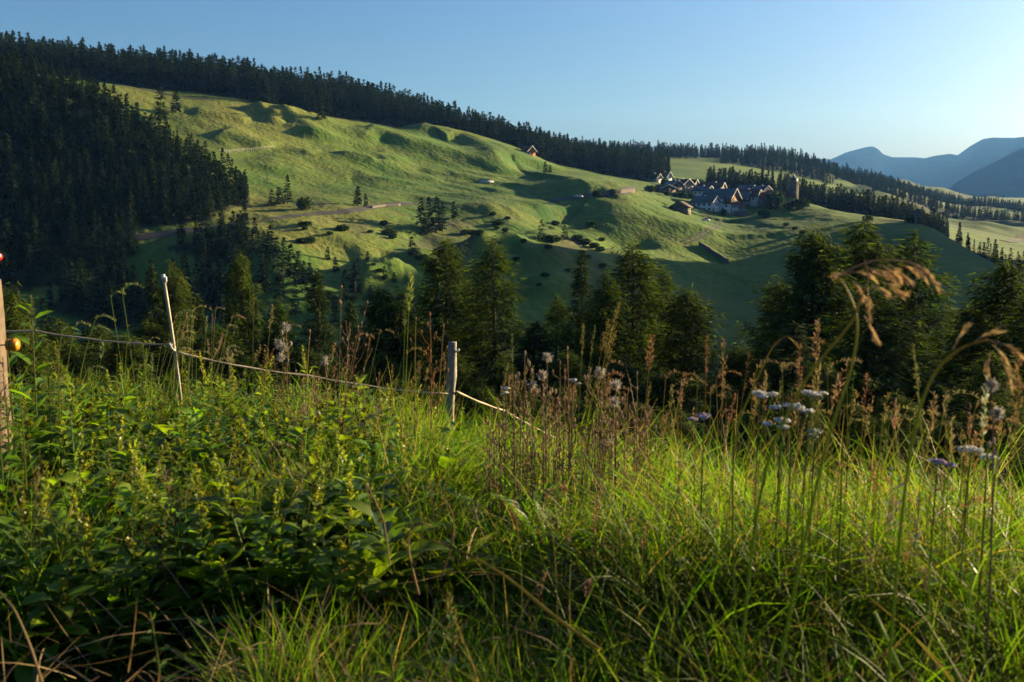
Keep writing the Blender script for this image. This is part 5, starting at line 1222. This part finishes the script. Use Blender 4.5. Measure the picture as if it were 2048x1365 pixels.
def yarrow(u,v,r,label,heads=3,col=(.78,.74,.66),wd=.037,ub=None):
    root,top=root_at(u,v,r,ub or u-4,'yarrow',label,'flower'); g=np.random.default_rng(int(u+v)); pts=arc(top-Vector((0,0,.03)),10); s=Soup(); tube(s,pts,.0022,5,np.array([.09,.13,.04]),False)
    tips=[]
    for k in range(heads):
        a=g.uniform(0,6.28); L=wd*.9*(0 if k==0 else 1.25); e=pts[-1]+Vector((math.cos(a)*L,math.sin(a)*L*.6,.03-.02*(k>0)*g.random())); i=pts[7]
        tube(s,[i,i.lerp(e,.6),e],.0013,4,np.array([.10,.14,.05]),False); tips.append((e,wd*(1 if k==0 else .65)))
    link('stem',s.mesh('stem','blade'),root)
    for e,w in tips:
        s=Soup(); m=46; rad=w*.62*np.sqrt(g.random(m)); an=g.random(m)*6.28
        b=np.stack([e.x+rad*np.cos(an),e.y+rad*np.sin(an),e.z+.006-rad**2/w*.25+g.normal(0,.0015,m)],1)
        for q in range(m):
            c=b[q]; h=g.uniform(.0038,.0058); t6=np.arange(6)*1.047+g.random()
            s.add(np.concatenate([np.stack([c[0]+h*np.cos(t6),c[1]+h*np.sin(t6),c[2]+0*t6],1),[[c[0],c[1],c[2]+h*.55],[c[0],c[1],c[2]-h*.9]]]),[(i,(i+1)%6,6) for i in range(6)]+[((i+1)%6,i,7) for i in range(6)],np.array(col)*g.uniform(.75,1.1))
        for q in range(9):
            a=q/9*6.28; tube(s,[e-Vector((0,0,.018)),Vector((e.x+w*.45*math.cos(a),e.y+w*.45*math.sin(a),e.z+.001))],.0008,3,np.array([.11,.15,.06]),False)
        link('flower_head',s.mesh('flower_head','petal'),root)
    s=Soup(); nl=9; f=np.linspace(.1,.85,nl); idx=f*9
    for k in range(nl):
        c=pts[int(idx[k])]; az=g.random()*6.28; L=.08*(1.2-f[k]); m=22; t=g.random(m); b=np.array(c)[None]+np.stack([np.sin(az)*L*t,np.cos(az)*L*t,L*.6*t-L*.3*t*t],1)
        V,F,C=strips(b,az+np.where(g.random(m)<.5,1.2,-1.2),g.uniform(1.0,1.6,m),0,.014*(1.1-t),.0018,np.array([.075,.115,.04])*g.uniform(.7,1.3,(m,1)),seg=1,prof='const'); s.add(V,F,C)
    tag(link('feathery_leaves',s.mesh('feathery_leaves','leaf'),root),kind='stuff')
yarrow(1518,788,3.2,'white yarrow highest on the left of the yarrow group',3)
yarrow(1618,787,3.2,'white yarrow highest on the right of the yarrow group',4,ub=1610)
yarrow(1585,812,3.1,'white yarrow with the widest flat head in the middle of the group',4,wd=.046)
yarrow(1562,842,3.1,'lower white yarrow under the widest head',4)
yarrow(1630,865,3.15,'small pale yarrow low at the right of the group',2,(.40,.42,.30),.035)
yarrow(1408,832,3.4,'pale lilac yarrow standing alone left of the white group',3,(.62,.46,.52))
yarrow(1940,900,2.9,'white yarrow near the right edge above small clover leaves',2,wd=.05)
yarrow(1875,925,2.85,'lilac yarrow left of the white one near the right edge',2,(.60,.42,.50))
yarrow(1012,778,4.3,'small white yarrow just right of the grey post tape',2,wd=.03)
yarrow(1145,762,4.2,'small white yarrow in front of the withered brown mass',2,wd=.025)

# nettle with toothed leaves at the left, dock plants, purple vetch, small yellow flowers
def leafy(u,v,r,label,name,cat,h0=.08,nl=22,leaf=.09,wl=.42,ub=None,cols=(LG1,LG2),fl=None,droop=.8,pale=1.0):
    root,top=root_at(u,v,r,ub,name,label,cat); g=np.random.default_rng(int(u+v)); pts=arc(top,12,.01); s=Soup(); tube(s,pts,[.0045*(1.2-k/11*.8) for k in range(12)],6,np.array([.10,.12,.03]),False); link('stem',s.mesh('stem','leaf'),root)
    for k in range(nl):
        f=h0+(1-h0)*k/nl; i=f*11; c=pts[int(i)].lerp(pts[min(11,int(i)+1)],i-int(i)); az=(k//2)*1.57+(k%2)*3.14+g.normal(0,.2); sz=leaf*(1.25-.85*f**2)*g.uniform(.8,1.15)
        s=Soup(); m=g.random(); b=np.array(c)[None]+np.array([[math.sin(az)*sz*.15,math.cos(az)*sz*.15,sz*.05]])
        V,F,C=strips(b,np.array([az]),np.array([g.uniform(.8,1.3)]),np.array([g.uniform(.4,1)*droop]),np.array([sz]),np.array([sz*wl]),((cols[0]*(1-m)+cols[1]*m)*pale)[None],seg=6,prof='ovate',cross=3,fold=.4,roll=np.array([g.normal(0,.3)]))
        V=V.reshape(-1,3,3); V[1::2,0]+= (V[1::2,1]-V[1::2,0])*.22; V[1::2,2]+=(V[1::2,1]-V[1::2,2])*.22; s.add(V.reshape(-1,3),F,C); link('leaf',s.mesh('leaf','leaf'),root)
    if fl:
        s=Soup(); seedhead(s,pts[7:],g,110,.012,.022,fl); link('flower_cluster',s.mesh('flower_cluster','dry'),root)
    return root
leafy(62,590,5.2,'tall pale nettle with drooping leaves beside the wooden stake','nettle','nettle',nl=30,leaf=.14,ub=72,fl=(.20,.20,.09),pale=1.3)
leafy(5,610,5.4,'leafy stem half hidden behind the wooden stake','nettle','nettle',nl=20,leaf=.12,ub=30)
leafy(115,700,5.0,'spiky-topped pigweed left of the white rod','pigweed','weed',nl=18,leaf=.07,fl=(.16,.17,.04))
leafy(95,690,5.0,'spiky-topped pigweed next to the nettle','pigweed','weed',nl=18,leaf=.07,fl=(.16,.17,.04))
leafy(1975,885,2.8,'bright green vetch shoot at the right edge','vetch','vetch',nl=16,leaf=.045,cols=(G2,G3))
leafy(1685,870,3.0,'bright leafy shoot under the larches right of the yarrow','vetch','vetch',nl=14,leaf=.04,cols=(G2,G3))
leafy(215,905,4.2,'weed with upright seed spike in front of the left foliage','pigweed','weed',nl=16,leaf=.075,fl=(.20,.20,.05))
leafy(370,985,3.7,'weed with curved seed spike in the left foreground','pigweed','weed',nl=18,leaf=.08,fl=(.20,.20,.05))
leafy(455,1010,3.6,'weed with paired seed spikes right of the curved one','pigweed','weed',nl=18,leaf=.08,fl=(.20,.20,.05))
leafy(300,1225,2.6,'small weed in front of the dark gap at the bottom left','pigweed','weed',nl=14,leaf=.05)
leafy(900,1190,2.5,'bright leafy weed with seed spike at the bottom centre-left','pigweed','weed',nl=20,leaf=.07,fl=(.20,.20,.05))
leafy(780,1290,2.3,'pale green weed at the bottom edge left of centre','pigweed','weed',nl=18,leaf=.08,cols=(LG2,G2))
leafy(1120,1290,2.3,'dark weed at the bottom edge near the centre','pigweed','weed',nl=16,leaf=.07)

leafy(12,792,4.5,'pigweed hiding the foot of the wooden stake','pigweed','weed',nl=24,leaf=.09,fl=(.16,.17,.04),pale=1.2)
leafy(42,800,4.4,'pigweed standing a hand right of the wooden stake','pigweed','weed',nl=24,leaf=.09,fl=(.16,.17,.04),pale=1.2)
leafy(-4,830,4.3,'leafy weed at the very left edge below the stake','pigweed','weed',nl=24,leaf=.10,pale=1.2)
def dock(u,v,r,label,specs,group=None):
    "specs: leaves as (heading deg, lean, length, width, warmth)"
    p=P(u,v,r); root=thing('dock_plant',(p.x,p.y,gz(p.x,p.y)),label,'dock plant',group); g=np.random.default_rng(int(u))
    for az,ln,L,w,warm in specs:
        s=Soup(); c=LG2*(1-warm)+np.array([.16,.20,.015])*warm
        tube(s,[(0,0,0),(math.sin(R(az))*L*.25,math.cos(R(az))*L*.25,L*.45)],[.004,.003],5,np.array([.15,.10,.03]),False)
        b=np.array([[math.sin(R(az))*L*.25,math.cos(R(az))*L*.25,L*.45]])
        V,F,C=strips(b,np.array([R(az)]),np.array([ln]),np.array([.9]),np.array([L]),np.array([w]),c[None],seg=9,prof='ovate',cross=3,fold=.35,roll=np.array([g.normal(0,.35)]))
        V=V+g.normal(0,L*.012,V.shape); s.add(V,F,C); link('leaf',s.mesh('leaf','leaf',True),root)
dock(1240,985,3.6,'dock with one big glowing leaf right of centre',[(80,.6,.30,.13,.9),(100,1.0,.24,.1,.6),(-60,.7,.26,.11,.1),(200,.5,.22,.10,.2),(160,.8,.25,.11,.0)])
dock(1120,990,3.7,'dark dock with curled leaf edges in the centre of the meadow',[(-80,.3,.32,.13,.0),(-20,.5,.30,.12,.05),(150,.4,.30,.12,.1),(60,.6,.28,.12,.2),(220,.7,.26,.11,.0)])
dock(1000,960,4.0,'dock with dark arching leaves below the grey post',[(-70,.5,.3,.12,.0),(80,.4,.3,.12,.15),(190,.8,.26,.1,.0)])
dock(1925,1160,2.6,'dock with a tall yellow-green upright leaf near the right edge',[(10,.15,.26,.12,1.0),(-80,1.1,.26,.09,.3),(140,.9,.2,.08,.2)])
dock(1680,1110,2.9,'dock with a narrow glowing leaf hidden in bright grass',[(-20,.3,.2,.09,.95),(70,.8,.2,.08,.4)])
dock(280,1060,3.9,'broad dark dock leaves in the left weeds',[(-40,.9,.26,.15,.1),(60,.8,.28,.15,.0),(170,1.1,.26,.14,.1),(250,1.0,.24,.13,.0)])
dock(120,1170,3.3,'large dim dock leaves in the shade at the lower left',[(-50,1.0,.26,.15,.0),(50,1.1,.26,.15,.0),(180,1.2,.24,.14,.0)])
dock(560,1150,3.1,'dock with pale grey leaf backs in the left foreground',[(20,.9,.22,.11,.2),(110,1.0,.24,.11,.1),(220,1.0,.22,.1,.1)])
for i,(u,v,r_) in enumerate([(420,930,4.6),(60,960,4.6),(720,960,4.6),(830,985,4.2),(500,930,5.0),(180,900,5.2)]):
    dock(u,v,r_,'dock rosette among the weeds on the left half',[(random.uniform(0,360),random.uniform(.5,1.1),.22,.11,random.uniform(0,.4)) for _ in range(4)],'dock rosettes in the left weeds')
def small_flower(u,v,r,label,col,size=.012,name='small_flower',group=None,n=7):
    root,top=root_at(u,v,r,u,name,label,'flower',group); g=np.random.default_rng(int(u+v)); pts=arc(top,8); s=Soup(); tube(s,pts,.0015,4,np.array(GRN),False); link('stem',s.mesh('stem','blade'),root)
    s=Soup(); az=np.arange(n)/n*6.28; b=np.tile(np.array(top),(n,1)); V,F,C=strips(b,az,.9,.4,size,size*.6,np.array(col)*g.uniform(.8,1.1,(n,1)),seg=2,prof='leaf'); s.add(V,F,C); link('petals',s.mesh('petals','petal'),root)
small_flower(379,705,6.6,'left one of two bright yellow flowers beside the white rod',(.5,.28,.008),.02)
small_flower(393,711,6.6,'right one of two bright yellow flowers beside the white rod',(.5,.28,.008),.02)
small_flower(234,712,6.0,'lone orange-yellow flower in front of the dark woods at left',(.45,.2,.008),.014)
small_flower(385,786,6.0,'tiny yellow flower low in the stand right of the rod',(.7,.4,.01),.012)
small_flower(1218,893,3.9,'tiny orange flower in the brown tangle',(.45,.2,.008),.010)
def vetch_flower(u,v,r,label):
    root,top=root_at(u,v,r,u-6,'purple_vetch',label,'flower'); g=np.random.default_rng(int(u)); pts=arc(top,8); s=Soup(); tube(s,pts,.0014,4,np.array(GRN),False); link('stem',s.mesh('stem','blade'),root)
    s=Soup(); seedhead(s,pts[5:],g,40,.012,.012,(.26,.16,.32),.9); link('blossom',s.mesh('blossom','petal'),root)
vetch_flower(1995,905,2.9,'tallest purple vetch blossom at the right edge')
vetch_flower(1798,955,2.9,'purple vetch blossom in the right foreground')
vetch_flower(1785,935,2.95,'purple vetch bud above the other one in the right foreground')
vetch_flower(1840,985,2.8,'pinkish vetch blossom low in the small leaves')
# long leaning stems in the sward
def stem_line(name,label,pts,rad,col,mat_='blade'):
    p=[P(*q_) for q_ in pts]; g=p[0]; root=thing(name,g,label,'plant stem'); a=np.array([tuple(x-g) for x in p]); t=np.linspace(0,1,len(a)); q_=np.linspace(0,1,26); o=np.stack([np.interp(q_,t,a[:,k]) for k in range(3)],1)
    for _ in range(5): o[1:-1]=(o[:-2]+2*o[1:-1]+o[2:])/4
    s=Soup(); tube(s,o,rad*(1.15-.5*q_),6,np.array(col),False); link('stalk',s.mesh('stalk',mat_),root)
stem_line('fallen_stem','long green stem leaning from lower right to the hooked dry tip at centre',[(1200,1300,2.1),(1110,1235,2.15),(1010,1150,2.3),(930,1105,2.4),(850,1075,2.5)],.0036,(.15,.13,.035))
stem_line('withered_stalk','hooked pale dry stem in the centre of the sward',[(838,1190,2.7),(815,1100,2.7),(820,1055,2.7),(845,1045,2.7),(862,1053,2.7)],.0028,(.28,.18,.09),'dry')
stem_line('withered_stalk','curved brown stem arching beside the hooked one',[(880,1160,2.75),(905,1090,2.75),(908,1030,2.75),(880,985,2.75)],.0024,(.20,.11,.05),'dry')
stem_line('grass_stalk','long straight green stem slanting behind the glowing dock leaf',[(1275,1120,3.1),(1230,1030,3.1),(1180,930,3.1),(1165,900,3.1)],.0032,(.16,.17,.03))
stem_line('withered_stalk','thin upright straw stem left of the centre',[(780,1130,2.9),(768,1040,2.9),(735,970,2.9)],.0022,(.25,.20,.10),'dry')
stem_line('withered_stalk','straw stem curving down at the lower left corner',[(84,1365,2.2),(60,1290,2.25),(30,1220,2.3),(0,1185,2.4)],.0026,(.22,.15,.07),'dry')
stem_line('grass_stalk','thick bright grass stem at the bottom right',[(1800,1340,2.0),(1765,1260,2.0),(1750,1225,2.05)],.004,(.12,.17,.02))
stem_line('grass_stalk','upright green stem through the shaded centre',[(840,1110,3.0),(850,1000,3.0),(858,900,3.0),(862,860,3.0)],.0026,(.12,.14,.03))
